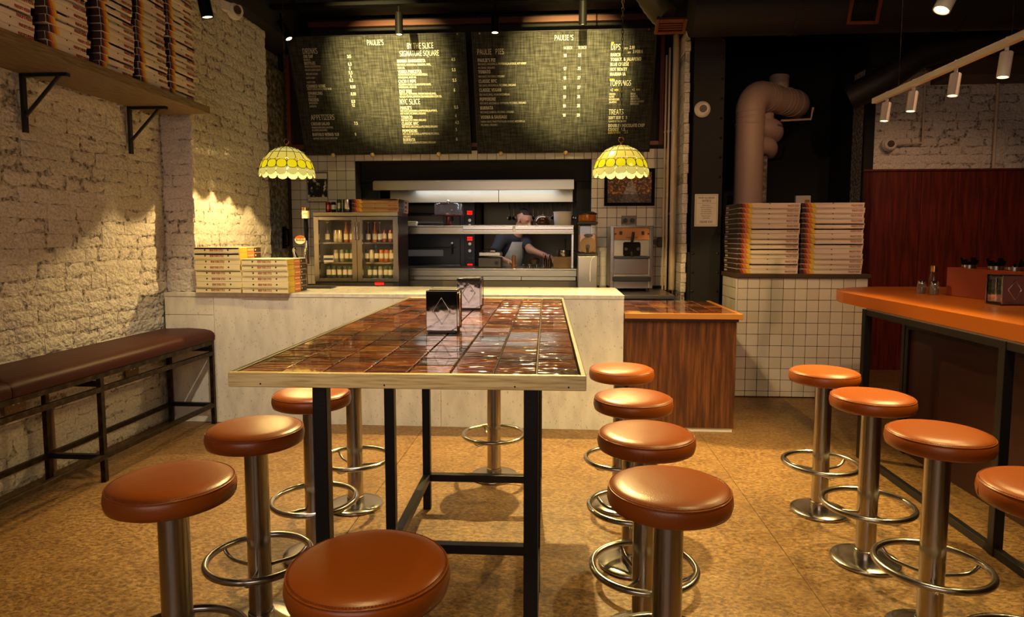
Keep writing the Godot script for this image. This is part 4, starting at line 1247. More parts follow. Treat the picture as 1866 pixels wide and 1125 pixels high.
# ------------------------------------------------------------------ things along the back wall
func image_tex(w: int, h: int, fn: Callable) -> ImageTexture:
	var im := Image.create(w, h, false, Image.FORMAT_RGB8)
	for y in h:
		for x in w:
			im.set_pixel(x, y, fn.call(float(x) / w, float(y) / h))
	return ImageTexture.create_from_image(im)
func picture(called: String, tex: Texture2D) -> StandardMaterial3D:
	var m := mat(called, Color(1, 1, 1), 0.35)
	m.albedo_texture = tex
	return m
func sheet(c: Vector3, w: float, h: float) -> MB:      # upright printed sheet facing +z, with its own thickness
	var mb := MB.new()
	mb.quad(c + V(-w / 2, -h / 2, 0), c + V(w / 2, -h / 2, 0), c + V(w / 2, h / 2, 0), c + V(-w / 2, h / 2, 0), V(0, 0, 1))
	mb.bx(c + V(0, 0, -0.0015), V(w, h, 0.0028))
	return mb
func back_wall_things():
	var nz := FastNoiseLite.new(); nz.seed = 5; nz.frequency = 6.0
	# concert poster
	var t := thing("poster", "small black and white poster in a thin frame on the left wall tiles", "poster", V(-2.69, 2.005, -7.085))
	var tx := image_tex(96, 128, func(u: float, v: float) -> Color:
		var a := nz.get_noise_2d(u * 0.55, v * 0.5) * 0.9
		var g := 0.07 + clampf(a * 1.6 - 0.25, 0.0, 0.55)
		if v < 0.2: g = 0.62 + 0.06 * nz.get_noise_2d(u * 4.0, v * 4.0)
		if v > 0.84: g = 0.5 + (0.12 if int(v * 60.0) % 2 == 0 else -0.12) * signf(nz.get_noise_2d(u * 9.0, floor(v * 60.0)))
		g = minf(g * 1.7, 0.95)
		return Color(g, g * 0.95, g * 0.86))
	put("print", sheet(V(0, 0, 0.006), 0.222, 0.31), picture("poster_print", tx), t)
	var mb := MB.new()
	mb.bx(V(-0.115, 0, 0.004), V(0.01, 0.33, 0.016), 0.002); mb.bx(V(0.115, 0, 0.004), V(0.01, 0.33, 0.016), 0.002); mb.bx(V(0, 0.16, 0.004), V(0.22, 0.01, 0.016), 0.002); mb.bx(V(0, -0.16, 0.004), V(0.22, 0.01, 0.016), 0.002)
	put("frame", mb, "chrome", t)
	# framed street photograph
	t = thing("framed_picture", "dark framed street photograph on the tiles below the right pendant lamp", "picture", V(0.735, 1.985, -7.085))
	tx = image_tex(160, 112, func(u: float, v: float) -> Color:
		var a := nz.get_noise_2d(u * 0.9 + 3.0, v * 0.6)
		var b := nz.get_noise_2d(u * 2.2, v * 1.6 + 9.0)
		var c := Color(0.12, 0.09, 0.06).lerp(Color(0.3, 0.17, 0.09), clampf(a + 0.4, 0, 1))
		if b > 0.22: c = c.lerp(Color(0.6, 0.42, 0.16), 0.6)
		var dx := absf(u - 0.52); var dy := v - 0.3
		if dy > 0.0 and dx < 0.05 + dy * 0.26: c = c.lerp(Color(0.42, 0.44, 0.5), 0.5 + 0.3 * a)
		if v > 0.72: c = c.darkened(0.4)
		return Color(minf(c.r * 1.7, 1.0), minf(c.g * 1.7, 1.0), minf(c.b * 1.7, 1.0)))
	put("print", sheet(V(0, 0, 0.012), 0.47, 0.325), picture("street_print", tx), t)
	mb = MB.new()
	for s in [-1, 1]:
		mb.bx(V(s * 0.25, 0, 0.008), V(0.034, 0.395, 0.03), 0.003); mb.bx(V(0, s * 0.18, 0.008), V(0.466, 0.034, 0.03), 0.003)
	put("frame", mb, "black_gloss", t)
	# socket with two plugs
	t = thing("wall_socket", "grey double wall socket with two black plugs above the ice cream machine", "socket", V(0.735, 1.637, -7.085))
	mb = MB.new(); mb.bx(V(0, 0, 0), V(0.158, 0.092, 0.014), 0.003); put("plate", mb, "grey_plastic", t)
	for s in [-1, 1]:
		mb = MB.new(); mb.cyl(V(s * 0.038, -0.006, 0.005), V(s * 0.038, -0.006, 0.05), 0.024, 16, 0.02); put("plug", mb, "black_plastic", t)
	# handle box on the recess wall
	t = thing("pull_bar", "narrow black pull bar on the concrete wall behind the brick pier", "pull bar", V(-3.035, 1.45, -6.95))
	mb = MB.new(); mb.bx(V(0.01, 0, 0), V(0.02, 0.24, 0.07), 0.004); put("plate", mb, "black_gloss", t)
	mb = MB.new(); mb.tube([V(0.015, 0.09, 0), V(0.05, 0.085, 0), V(0.055, 0, 0), V(0.05, -0.085, 0), V(0.015, -0.09, 0)], 0.012, 8); put("grip", mb, "black_gloss", t)
	# steel back counter
	t = thing("back_counter", "stainless steel counter under the drinks cooler and the ice cream machine", "counter")
	mb = MB.new(); mb.span(V(-2.95, 0.865, -7.085), V(1.08, 0.902, -6.17), 0.004); put("top", mb, "sheet_steel", t)
	mb = MB.new(); mb.span(V(-2.95, 0.1, -7.085), V(1.06, 0.862, -6.22)); put("cabinet", mb, "dull_steel", t)
	mb = MB.new(); mb.span(V(-2.9, 0.0, -7.05), V(1.0, 0.1, -6.28)); put("plinth", mb, "black_plastic", t)
	cooler()
	beer_tap()
	# soft ice cream machine
	t = thing("ice_cream_machine", "stainless soft ice cream machine with yellow panel and black lever", "ice cream machine", V(0.717, 0.902, -6.8))
	mb = MB.new(); mb.span(V(-0.212, 0.03, -0.24), V(0.212, 0.66, 0.17), 0.006); put("body", mb, "sheet_steel", t)
	for s in [-1, 1]:
		mb = MB.new(); mb.span(V(s * 0.212, 0.03, 0.17), V(s * 0.178, 0.66, 0.2), 0.004); put("corner_post", mb, "brushed_steel", t)
	mb = MB.new(); mb.span(V(-0.214, 0.645, 0.17), V(0.214, 0.662, 0.202), 0.003); put("top_trim", mb, "brushed_steel", t)
	mb = MB.new(); mb.span(V(-0.176, 0.52, 0.172), V(0.176, 0.643, 0.19), 0.003); var cp := put("control_panel", mb, "honey_edge", t)
	for s in [-1, 1]:
		mb = MB.new(); mb.bx(V(s * 0.11, 0.59, 0.194), V(0.028, 0.034, 0.012), 0.002); put("rocker_switch", mb, "black_plastic", cp)
		mb = MB.new(); mb.cyl(V(s * 0.163, 0.582, 0.188), V(s * 0.163, 0.582, 0.2), 0.009, 12); put("knob", mb, "black_plastic", cp)
	mb = MB.new(); text(mb, "TAYLOR FREEZE", 0.013, Transform3D(Basis(), V(0, 0.538, 0.1905)), 0.9, true, 0); put("lettering", mb, "ink_dark", cp)
	mb = MB.new(); mb.span(V(-0.176, 0.36, 0.172), V(0.176, 0.517, 0.182), 0.002); put("front_panel", mb, "sheet_steel", t)
	mb = MB.new(); mb.bx(V(0, 0.43, 0.2), V(0.17, 0.14, 0.05), 0.012); var hd := put("dispensing_head", mb, "black_gloss", t)
	mb = MB.new(); mb.lathe(Transform3D(Basis(), V(0, 0.352, 0.21)), [Vector2(0, 0), Vector2(0.014, 0), Vector2(0.022, 0.02), Vector2(0.022, 0.05), Vector2(0, 0.05)], 16); put("nozzle", mb, "black_plastic", hd)
	mb = MB.new(); mb.tube([V(0.0, 0.5, 0.215), V(0.005, 0.55, 0.235), V(0.01, 0.6, 0.24)], 0.014, 10); put("lever", mb, "black_plastic", hd)
	for s in [-1, 1]:
		mb = MB.new(); mb.cyl(V(s * 0.06, 0.43, 0.22), V(s * 0.06, 0.43, 0.238), 0.016, 12); put("head_nut", mb, "black_plastic", hd)
	mb = MB.new(); mb.span(V(-0.182, 0.335, 0.17), V(0.182, 0.357, 0.215), 0.003); put("shadow_rail", mb, "black_plastic", t)
	mb = MB.new(); mb.span(V(-0.172, 0.175, 0.172), V(0.172, 0.333, 0.186), 0.004); put("lower_panel", mb, "brushed_steel", t)
	mb = MB.new(); mb.span(V(-0.19, 0.105, 0.16), V(0.19, 0.155, 0.26), 0.006); put("drip_tray", mb, "black_plastic", t)
	mb = MB.new(); mb.span(V(-0.17, 0.03, 0.172), V(0.17, 0.102, 0.186), 0.003); put("base_panel", mb, "brushed_steel", t)
	for s in [-1, 1]:
		for z in [0.12, -0.2]:
			mb = MB.new(); mb.cyl(V(s * 0.17, 0.0, z), V(s * 0.17, 0.03, z), 0.02, 12); put("foot", mb, "black_plastic", t)
	# granita machine
	t = thing("drink_machine", "tall cold drink machine with clear bowl beside the kitchen pass", "drink machine", V(0.278, 0.902, -6.7))
	mb = MB.new(); mb.span(V(-0.098, 0.0, -0.2), V(0.098, 0.36, 0.1), 0.006); put("base", mb, "sheet_steel", t)
	mb = MB.new(); mb.span(V(-0.102, 0.36, -0.2), V(0.102, 0.385, 0.105), 0.006); put("bowl_tray", mb, "black_plastic", t)
	mb = MB.new(); mb.span(V(-0.094, 0.386, -0.18), V(0.094, 0.68, 0.08), 0.02); put("bowl", mb, "thin_clear", t)
	mb = MB.new(); mb.span(V(-0.088, 0.39, -0.17), V(0.088, 0.585, 0.055), 0.018); put("drink", mb, "honey_edge", t)
	mb = MB.new(); mb.cyl(V(0, 0.47, 0.056), V(0, 0.47, 0.086), 0.083, 32, 0.08); var sp := put("paddle_disc", mb, "cream_brown", t)
	mb = MB.new(); mb.cyl(V(0, 0.455, 0.085), V(0, 0.455, 0.125), 0.02, 14); mb.tube([V(0, 0.45, 0.115), V(0, 0.40, 0.12)], 0.011, 8); put("spout", mb, "black_plastic", sp)
	mb = MB.new()
	var ovl := PackedVector2Array()
	for i in 20: ovl.append(Vector2(cos(TAU * i / 20) * 0.045, sin(TAU * i / 20) * 0.018))
	mb.prism(ovl, 0.0, 0.008, Transform3D(Basis(), V(0.005, 0.565, 0.086))); put("badge", mb, "black_plastic", t)
	mb = MB.new(); mb.span(V(-0.1, 0.68, -0.19), V(0.1, 0.705, 0.09), 0.006); put("collar", mb, "black_plastic", t)
	mb = MB.new(); mb.lathe(Transform3D(Basis(), V(0, 0.705, -0.05)), [Vector2(0.088, 0.0), Vector2(0.094, 0.02), Vector2(0.09, 0.075), Vector2(0.0, 0.076)], 28); put("hopper", mb, "bottle_amber", t)
	mb = MB.new(); mb.lathe(Transform3D(Basis(), V(0, 0.781, -0.05)), [Vector2(0, 0), Vector2(0.096, 0), Vector2(0.098, 0.012), Vector2(0.06, 0.03), Vector2(0, 0.033)], 28); put("lid", mb, "black_plastic", t)
	mb = MB.new(); mb.tube([V(0.07, 0.35, 0.104), V(0.045, 0.34, 0.108), V(0.03, 0.29, 0.109), V(0.026, 0.2, 0.108), V(0.026, 0.1, 0.106)], 0.006, 8); put("hose", mb, "white_plastic", t)
	# sleeve of clear cups
	t = thing("cup_stack", "tall sleeve of stacked clear plastic cups between the two drink machines", "cups", V(0.435, 0.902, -6.65))
	mb = MB.new()
	for i in 22: mb.lathe(Transform3D(Basis(), V(0, i * 0.018, 0)), [Vector2(0.03, 0), Vector2(0.042, 0.075), Vector2(0.044, 0.078)], 18)
	put("cups", mb, "thin_clear", t)
	mb = MB.new(); mb.cyl(V(0, 0, 0), V(0, 0.006, 0), 0.05, 20); put("stand", mb, "black_plastic", t)

func can_mesh(r: float, h: float) -> ArrayMesh:
	var mb := MB.new()
	mb.lathe(Transform3D(), [Vector2(0, 0.003), Vector2(r * 0.72, 0.0), Vector2(r * 0.84, 0.004), Vector2(r, 0.014), Vector2(r, h - 0.014), Vector2(r * 0.86, h - 0.003), Vector2(r * 0.86, h), Vector2(r * 0.8, h - 0.003), Vector2(0, h - 0.003)], 18, 0.6)
	return mb.mesh()
func drink(kind: String, m: String, label: String, at: Vector3, h := 0.125, r := 0.026, lab := "label_cream") -> Node3D:
	if kind == "can":
		var t := thing("drink_can", label, "can", at, rng.randf() * TAU, "cans and bottles in the drinks cooler")
		put("body", can_mesh(r, h), m, t)
		var mb := MB.new(); mb.lathe(Transform3D(), [Vector2(r + 0.0004, h * 0.3), Vector2(r + 0.0004, h * 0.72)], 18); put("label_band", mb, lab, t)
		return t
	var b := thing("drink_bottle", label, "bottle", at, 0.0, "cans and bottles in the drinks cooler")
	var mb := MB.new()
	mb.lathe(Transform3D(), [Vector2(0, 0.004), Vector2(r * 0.9, 0.0), Vector2(r, 0.006), Vector2(r, h * 0.5), Vector2(r * 0.85, h * 0.6), Vector2(r * 0.46, h * 0.72), Vector2(r * 0.4, h * 0.94), Vector2(r * 0.46, h * 0.955), Vector2(r * 0.4, h * 0.97), Vector2(0, h * 0.97)], 18, 0.7); put("glass", mb, m, b)
	mb = MB.new(); mb.lathe(Transform3D(), [Vector2(r + 0.0005, h * 0.14), Vector2(r + 0.0005, h * 0.42)], 18); put("label", mb, lab, b)
	mb = MB.new(); mb.cyl(V(0, h * 0.955, 0), V(0, h, 0), r * 0.5, 14); put("cap", mb, "can_gold", b)
	return b
func cooler():
	var t := thing("drinks_cooler", "steel two-door glass drinks cooler at the left of the kitchen pass", "drinks cooler", Vector3.ZERO)
	var xl := -2.468
	var xr := -1.607
	var mb := MB.new()
	mb.span(V(xl, 0.905, -6.78), V(xl + 0.03, 1.697, -6.39), 0.003); put("side_panel", mb, "black_steel", t)
	mb = MB.new(); mb.span(V(xr - 0.03, 0.905, -6.78), V(xr, 1.697, -6.39), 0.003); put("side_panel", mb, "black_steel", t)
	mb = MB.new(); mb.span(V(xl, 1.66, -6.78), V(xr, 1.699, -6.352), 0.003); put("top_panel", mb, "sheet_steel", t)
	mb = MB.new(); mb.span(V(xl + 0.03, 1.0, -6.78), V(xr - 0.03, 1.66, -6.765)); put("back_panel", mb, "dull_steel", t)
	mb = MB.new(); mb.span(V(xl + 0.03, 0.905, -6.78), V(xr - 0.03, 1.03, -6.39)); put("floor_box", mb, "black_plastic", t)
	mb = MB.new(); mb.span(V(xl, 0.912, -6.39), V(xr, 1.0, -6.365), 0.002); var gr := put("vent_grille", mb, "black_plastic", t)
	for i in 5:
		mb = MB.new(); mb.span(V(xl + 0.06, 0.925 + i * 0.014, -6.366), V(xr - 0.06, 0.931 + i * 0.014, -6.361)); put("slat", mb, "dull_steel", gr)
	mb = MB.new(); mb.bx(V(xr - 0.2, 0.985, -6.364), V(0.09, 0.022, 0.006), 0.001); put("temperature_display", mb, "red_display", gr)
	for y in [1.19, 1.39]:
		mb = MB.new()
		for z in [-6.44, -6.53, -6.62, -6.71]: mb.tube([V(xl + 0.03, y, z), V(xr - 0.03, y, z)], 0.004, 6)
		for i in 15: mb.tube([V(xl + 0.05 + i * 0.055, y + 0.004, -6.42), V(xl + 0.05 + i * 0.055, y + 0.004, -6.75)], 0.002, 5)
		mb.span(V(xl + 0.03, y - 0.006, -6.425), V(xr - 0.03, y + 0.008, -6.42))
		put("wire_shelf", mb, "chrome", t)
	var mid := (xl + xr) / 2 + 0.012
	for k in 2:
		var a: float = [xl + 0.002, mid + 0.002][k]
		var b: float = [mid - 0.002, xr - 0.002][k]
		mb = MB.new()
		mb.span(V(a, 1.005, -6.388), V(a + 0.05, 1.655, -6.352), 0.002); mb.span(V(b - 0.05, 1.005, -6.388), V(b, 1.655, -6.352), 0.002)
		mb.span(V(a + 0.05, 1.005, -6.388), V(b - 0.05, 1.04, -6.352), 0.002); mb.span(V(a + 0.05, 1.62, -6.388), V(b - 0.05, 1.655, -6.352), 0.002)
		var d := put("door", mb, "brushed_steel", t)
		mb = MB.new(); mb.span(V(a + 0.05, 1.04, -6.374), V(b - 0.05, 1.62, -6.371)); put("door_glass", mb, "pane_glass", d)
		var hx := b - 0.012 if k == 0 else a + 0.012
		mb = MB.new(); mb.tube([V(hx, 1.60, -6.35), V(hx, 1.595, -6.325), V(hx, 1.43, -6.325), V(hx, 1.425, -6.35)], 0.006, 8); put("handle", mb, "chrome", d)
	# its contents
	var side := ["left door", "right door"]
	var top := [[[-2.37, "bottle_blue"], [-2.285, "can_cream"], [-2.235, "can_cream"], [-2.175, "bottle_amber"], [-2.115, "bottle_amber"]], [[-1.945, "bottle_brown"], [-1.875, "bottle_amber"], [-1.825, "bottle_brown"], [-1.775, "can_rose"], [-1.715, "can_rose"], [-1.665, "bottle_brown"]]]
	var midr := [[[-2.28, "can_grey"], [-2.225, "can_grey"], [-2.17, "can_green"], [-2.115, "can_green"]], [[-1.96, "can_dark"], [-1.91, "can_cream"], [-1.86, "can_dark"], [-1.81, "can_orange"], [-1.76, "can_orange"], [-1.71, "can_gold"], [-1.668, "can_dark"]]]
	var low := [[[-2.365, "can_green"], [-2.31, "can_green"], [-2.25, "can_green"], [-2.195, "can_green"], [-2.14, "can_green"]], [[-1.93, "can_green"], [-1.875, "can_green"], [-1.82, "can_grey"], [-1.77, "can_green"], [-1.719, "can_green"], [-1.668, "can_grey"]]]
	var rows := [[top, 1.398, "top"], [midr, 1.198, "middle"], [low, 1.031, "bottom"]]
	for r in rows:
		for k in 2:
			var it: Array = r[0][k]
			for i in it.size():
				var n: String = it[i][1]
				var is_b := n.begins_with("bottle")
				var lb := "%s %s on the %s shelf behind the cooler's %s" % [["leftmost", "second", "third", "fourth", "fifth", "sixth", "seventh"][i], "bottle" if is_b else n.replace("can_", "") + " can", r[2], side[k]]
				drink("bottle" if is_b else "can", n, lb, V(it[i][0], r[1], -6.47 + rng.randf_range(-0.012, 0.012)), 0.205 if is_b else 0.125, 0.0232, "label_white" if n == "bottle_brown" else "label_cream")
	var bx := thing("carton", "small printed carton on the lower left shelf of the drinks cooler", "carton", V(-2.36, 1.198, -6.5), 0.1)
	mb = MB.new(); mb.bx(V(0, 0.034, 0), V(0.1, 0.068, 0.1), 0.002); put("body", mb, "label_white", bx)
	mb = MB.new(); mb.bx(V(0, 0.03, 0.0505), V(0.094, 0.022, 0.001)); put("print_band", mb, "bottle_blue", bx)
	# on top of the cooler
	for c in [[-2.345, "can_red", "crimson drink can on the left of the drinks cooler top"], [-2.29, "can_dark", "dark drink can with pale print on the drinks cooler top"], [-2.23, "can_green", "taller green and silver can on the drinks cooler top"]]:
		var o := drink("can", c[1], c[2], V(c[0], 1.6995, -6.45), 0.105 if c[1] != "can_green" else 0.132, 0.026, {"can_red": "can_rose", "can_dark": "label_white", "can_green": "can_grey"}[c[1]])
		o.set_meta("group", "cans on the drinks cooler")
	var p := thing("steel_pot", "plain steel beaker beside the cans on the drinks cooler", "beaker", V(-2.145, 1.6995, -6.47))
	mb = MB.new(); mb.lathe(Transform3D(), [Vector2(0, 0), Vector2(0.05, 0), Vector2(0.053, 0.004), Vector2(0.053, 0.128), Vector2(0.05, 0.13), Vector2(0.049, 0.126), Vector2(0.049, 0.006), Vector2(0, 0.006)], 28); put("cup", mb, "brushed_steel", p)

func beer_tap():
	var t := thing("beer_tap", "chrome beer tap with oval badge and tall handle behind the counter boxes", "beer tap", V(-2.18, 1.0185, -5.38))
	var mb := MB.new(); mb.lathe(Transform3D(), [Vector2(0, 0), Vector2(0.05, 0), Vector2(0.05, 0.01), Vector2(0.03, 0.02), Vector2(0.027, 0.2), Vector2(0, 0.2)], 24); put("column", mb, "chrome", t)
	mb = MB.new()
	var pts := []
	for i in 10: pts.append(V(-0.02 - 0.055 * sin(i * 0.25), 0.2 + 0.13 * sin(i * 0.17), 0.02))
	mb.tube(pts, 0.015, 10); put("arch", mb, "chrome", t)
	mb = MB.new(); mb.tube([V(0.03, 0.2, 0.0), V(0.03, 0.42, 0.0)], 0.017, 10); mb.tube([V(0.03, 0.33, 0.0), V(0.04, 0.32, 0.06), V(0.045, 0.24, 0.075)], 0.011, 8); put("faucet", mb, "chrome", t)
	mb = MB.new(); mb.tube([V(0.03, 0.40, 0.01), V(0.035, 0.5, 0.02), V(0.034, 0.59, 0.02)], 0.016, 10, false, [0.014, 0.02, 0.016]); put("handle", mb, "black_gloss", t)
	mb = MB.new()
	var ov := PackedVector2Array()
	for i in 24: ov.append(Vector2(cos(TAU * i / 24) * 0.045, sin(TAU * i / 24) * 0.036))
	mb.prism(ov, 0, 0.012, Transform3D(Basis(), V(0.0, 0.405, 0.06))); var bd := put("badge", mb, "label_cream", t)
	mb = MB.new(); text(mb, "Modelo", 0.017, Transform3D(Basis(), V(0, 0.396, 0.0722)), 0.9, true, 0, 0.0012, 0.0, true); put("lettering", mb, "ink_dark", bd)
	mb = MB.new()
	var arc := PackedVector2Array()
	for i in 13: arc.append(Vector2(cos(PI * i / 12) * 0.043, 0.012 + sin(PI * i / 12) * 0.022))
	mb.prism(arc, 0, 0.0008, Transform3D(Basis(), V(0, 0.405, 0.0722))); put("badge_band", mb, "can_orange", bd)
	mb = MB.new(); mb.cyl(V(0.034, 0.585, 0.02), V(0.034, 0.672, 0.02), 0.03, 20); var hd := put("handle_head", mb, "label_cream", t)
	mb = MB.new(); mb.cyl(V(0.034, 0.65, 0.02), V(0.034, 0.676, 0.02), 0.031, 20); put("head_band", mb, "brass", hd)
	mb = MB.new(); text(mb, "MODELO", 0.012, Transform3D(Basis(), V(0.034, 0.62, 0.0505)), 0.8, true, 0); put("lettering", mb, "can_gold", hd)
	mb = MB.new(); mb.span(V(-0.02, 0.0, 0.03), V(0.2, 0.022, 0.16), 0.004)
	var d := thing("drip_tray", "dark drip tray on the marble counter at the foot of the beer tap", "drip tray", V(-2.1, 1.0185, -5.40))
	put("tray", mb, "black_plastic", d)

# ------------------------------------------------------------------ kitchen behind the pass
func kitchen():
	var mb := MB.new()
	var t: Node3D
	for q in [[-2.264, 2.075, 0.328, 2.6, "wide black panel above the steel extractor hood"], [-2.264, 1.12, -2.06, 2.07, "narrow black panel left of the steel extractor hood, above the drinks cooler"], [0.18, 1.12, 0.328, 2.07, "narrow black panel right of the steel extractor hood, beside the framed picture"]]:
		mb = MB.new(); mb.span(V(q[0], q[1], -7.345), V(q[2], q[3], -7.31), 0.002)
		tag(put("pass_surround", mb, "black_paint"), q[4], "panel")
	t = thing("extractor_hood", "polished steel extractor hood across the top of the kitchen pass", "hood")
	mb = MB.new(); mb.span(V(-2.05, 1.962, -7.05), V(0.145, 2.06, -7.02), 0.004); put("front_fascia", mb, "sheet_steel", t)
	mb = MB.new(); mb.span(V(-2.045, 2.05, -7.8), V(0.14, 2.07, -7.05)); put("canopy", mb, "sheet_steel", t)
	for s in [[-2.0, -0.72], [-0.715, 0.14]]:
		mb = MB.new(); mb.span(V(s[0], 1.86, -7.58), V(s[1], 2.05, -7.56), 0.002); put("baffle", mb, "sheet_steel", t)
	mb = MB.new(); mb.bx(V(-0.9, 2.035, -7.25), V(1.7, 0.02, 0.05), 0.006); put("light_tube", mb, "hood_tube", t)
	var al := AreaLight3D.new(); al.name = "hood_light"; t.add_child(al)
	al.position = V(-0.9, 2.02, -7.25); al.rotation = V(-PI / 2, 0, 0); al.area_size = Vector2(1.7, 0.05); al.light_energy = 0.75; al.light_color = Color(0.95, 0.97, 1.0); al.shadow_enabled = true
	t = thing("pass_shelf", "steel pass shelf with ticket rails across the kitchen opening", "shelf")
	mb = MB.new(); mb.span(V(-2.1, 1.565, -7.305), V(0.145, 1.582, -7.03), 0.002); put("board", mb, "sheet_steel", t)
	mb = MB.new(); mb.span(V(-2.1, 1.487, -7.06), V(0.145, 1.563, -7.035), 0.003); put("front_edge", mb, "sheet_steel", t)
	for r in [[-1.06, -0.51], [-0.49, 0.143]]:
		mb = MB.new(); mb.span(V(r[0], 1.535, -7.033), V(r[1], 1.572, -7.012), 0.004); mb.span(V(r[0], 1.512, -7.033), V(r[1], 1.53, -7.02), 0.003); put("ticket_rail", mb, "brushed_steel", t)
	for x in [-2.08, 0.125]:
		mb = MB.new(); mb.span(V(x, 1.115, -7.26), V(x + 0.02, 1.565, -7.22)); put("post", mb, "brushed_steel", t)
	t = thing("kitchen_worktop", "stainless kitchen worktop with drawers under the pass", "worktop")
	mb = MB.new(); mb.span(V(-2.25, 1.095, -7.66), V(0.178, 1.115, -7.0), 0.003); put("top", mb, "sheet_steel", t)
	mb = MB.new(); mb.span(V(-2.25, 1.03, -7.03), V(0.178, 1.094, -7.003), 0.003); put("fascia", mb, "sheet_steel", t)
	for i in 4:
		mb = MB.new(); mb.span(V(-2.2 + i * 0.594, 0.985, -7.04), V(-2.2 + i * 0.594 + 0.588, 1.026, -7.01), 0.003); put("drawer", mb, "sheet_steel", t)
	mb = MB.new(); mb.span(V(-2.25, 0.904, -7.06), V(0.178, 0.98, -7.015), 0.002); put("lower_panel", mb, "dull_steel", t)
	mb = MB.new(); mb.span(V(-2.25, 0.0, -7.64), V(0.178, 1.09, -7.32)); put("carcass", mb, "dull_steel", t)
	# back partition with hanging utensils
	mb = MB.new(); mb.span(V(-1.03, 0.0, -8.8), V(0.74, 2.3, -8.74)); t = thing("steel_partition", "steel splashback wall behind the cook", "panel")
	put("sheet", mb, "dull_steel", t)
	mb = MB.new(); mb.tube([V(-0.8, 1.925, -8.66), V(0.4, 1.925, -8.66)], 0.008, 8); put("utensil_rail", mb, "chrome", t)
	for i in 16:
		var u := thing("ladle", "steel utensil hanging behind the cook, %s from the left of its rail" % ORD[i], "ladle", V(-0.68 + i * 0.064, 1.915, -8.645), rng.randf_range(-0.4, 0.4), "utensils hanging behind the cook")
		mb = MB.new(); mb.tube([V(0, 0.012, -0.012), V(0, 0.018, 0), V(0, 0, 0.006), V(0, -0.17, 0.006)], 0.0055, 6); put("handle", mb, "brushed_steel", u)
		mb = MB.new(); mb.lathe(Transform3D(Basis(Vector3.RIGHT, PI / 2), V(0, -0.2, 0.004)), [Vector2(0, -0.02), Vector2(0.02, -0.014), Vector2(0.028, 0.0), Vector2(0.026, 0.0), Vector2(0, -0.014)], 14); put("bowl", mb, "brushed_steel", u)
	# deck oven
	t = thing("pizza_oven", "black two-deck pizza oven with red digital displays", "oven")
	mb = MB.new(); mb.span(V(-2.35, 0.75, -9.0), V(-1.05, 1.92, -8.02), 0.01); put("body", mb, "oven_black", t)
	mb = MB.new()
	for x in [-2.3, -1.1]:
		for z in [-8.95, -8.07]: mb.bx(V(x, 0.375, z), V(0.05, 0.75, 0.05))
	put("stand", mb, "black_steel", t)
	for k in 2:
		var y: float = [1.12, 1.53][k]
		mb = MB.new(); mb.span(V(-2.3, y, -8.02), V(-1.24, y + 0.33, -7.99), 0.004); var d := put("door", mb, "oven_black", t)
		mb = MB.new(); mb.span(V(-2.05, y + 0.1, -7.992), V(-1.45, y + 0.19, -7.985), 0.002); put("window", mb, "grey_plastic", d)
		mb = MB.new(); mb.span(V(-2.3, y - 0.012, -8.0), V(-1.24, y - 0.004, -7.975)); put("sill", mb, "brushed_steel", d)
		mb = MB.new(); mb.tube([V(-2.2, y + 0.215, -7.96), V(-1.3, y + 0.215, -7.96)], 0.008, 8); put("handle_bar", mb, "black_steel", d)
		mb = MB.new(); mb.tube([V(-1.335, y + 0.13, -7.965), V(-1.335, y + 0.25, -7.95)], 0.009, 8); put("lever", mb, "black_plastic", d)
		mb = MB.new(); mb.lathe(Transform3D(Basis(), V(-1.335, y + 0.262, -7.95)), [Vector2(0, -0.016), Vector2(0.012, -0.011), Vector2(0.016, 0), Vector2(0.012, 0.011), Vector2(0, 0.016)], 14, 0.3); put("lever_knob", mb, "white_plastic", d)
	mb = MB.new(); mb.span(V(-1.185, 1.0, -8.02), V(-1.055, 1.92, -7.992), 0.004); var cp := put("control_panel", mb, "black_plastic", t)
	for y in [1.772, 1.745, 1.452, 1.425, 1.118, 1.092]:
		mb = MB.new(); mb.bx(V(-1.118, y, -7.99), V(0.062, 0.018, 0.006), 0.001); put("display", mb, "red_display", cp)
	for y in [1.665, 1.6, 1.375, 1.29]:
		mb = MB.new(); mb.cyl(V(-1.115, y, -7.992), V(-1.115, y, -7.96), 0.023, 18, 0.019); put("knob", mb, "brushed_steel", cp)
	for i in 3:
		mb = MB.new(); mb.cyl(V(-1.145 + i * 0.03, 1.2, -7.992), V(-1.145 + i * 0.03, 1.2, -7.98), 0.008, 10); put("button", mb, "chrome", cp)
	# things on the pass shelf
	t = thing("cake_stand", "glass-domed cake stand on the pass shelf", "cake stand", V(-1.247, 1.5825, -7.2))
	mb = MB.new(); mb.lathe(Transform3D(), [Vector2(0, 0), Vector2(0.068, 0), Vector2(0.066, 0.006), Vector2(0.035, 0.018), Vector2(0.024, 0.06), Vector2(0.026, 0.098), Vector2(0.06, 0.106), Vector2(0.178, 0.11), Vector2(0.18, 0.118), Vector2(0.0, 0.118)], 40); put("stand", mb, "can_rose", t)
	mb = MB.new(); mb.lathe(Transform3D(), [Vector2(0.155, 0.119), Vector2(0.155, 0.23), Vector2(0.148, 0.242), Vector2(0.0, 0.246)], 40, 0.5); put("glass_dome", mb, "thin_clear", t)
	mb = MB.new(); mb.lathe(Transform3D(), [Vector2(0.0, 0.246), Vector2(0.01, 0.247), Vector2(0.008, 0.255), Vector2(0.017, 0.266), Vector2(0.012, 0.28), Vector2(0, 0.283)], 20, 0.4); put("knob", mb, "chrome", t)
	t = thing("plastic_tub", "white plastic tub on the right end of the pass shelf", "tub", V(0.025, 1.5825, -7.2))
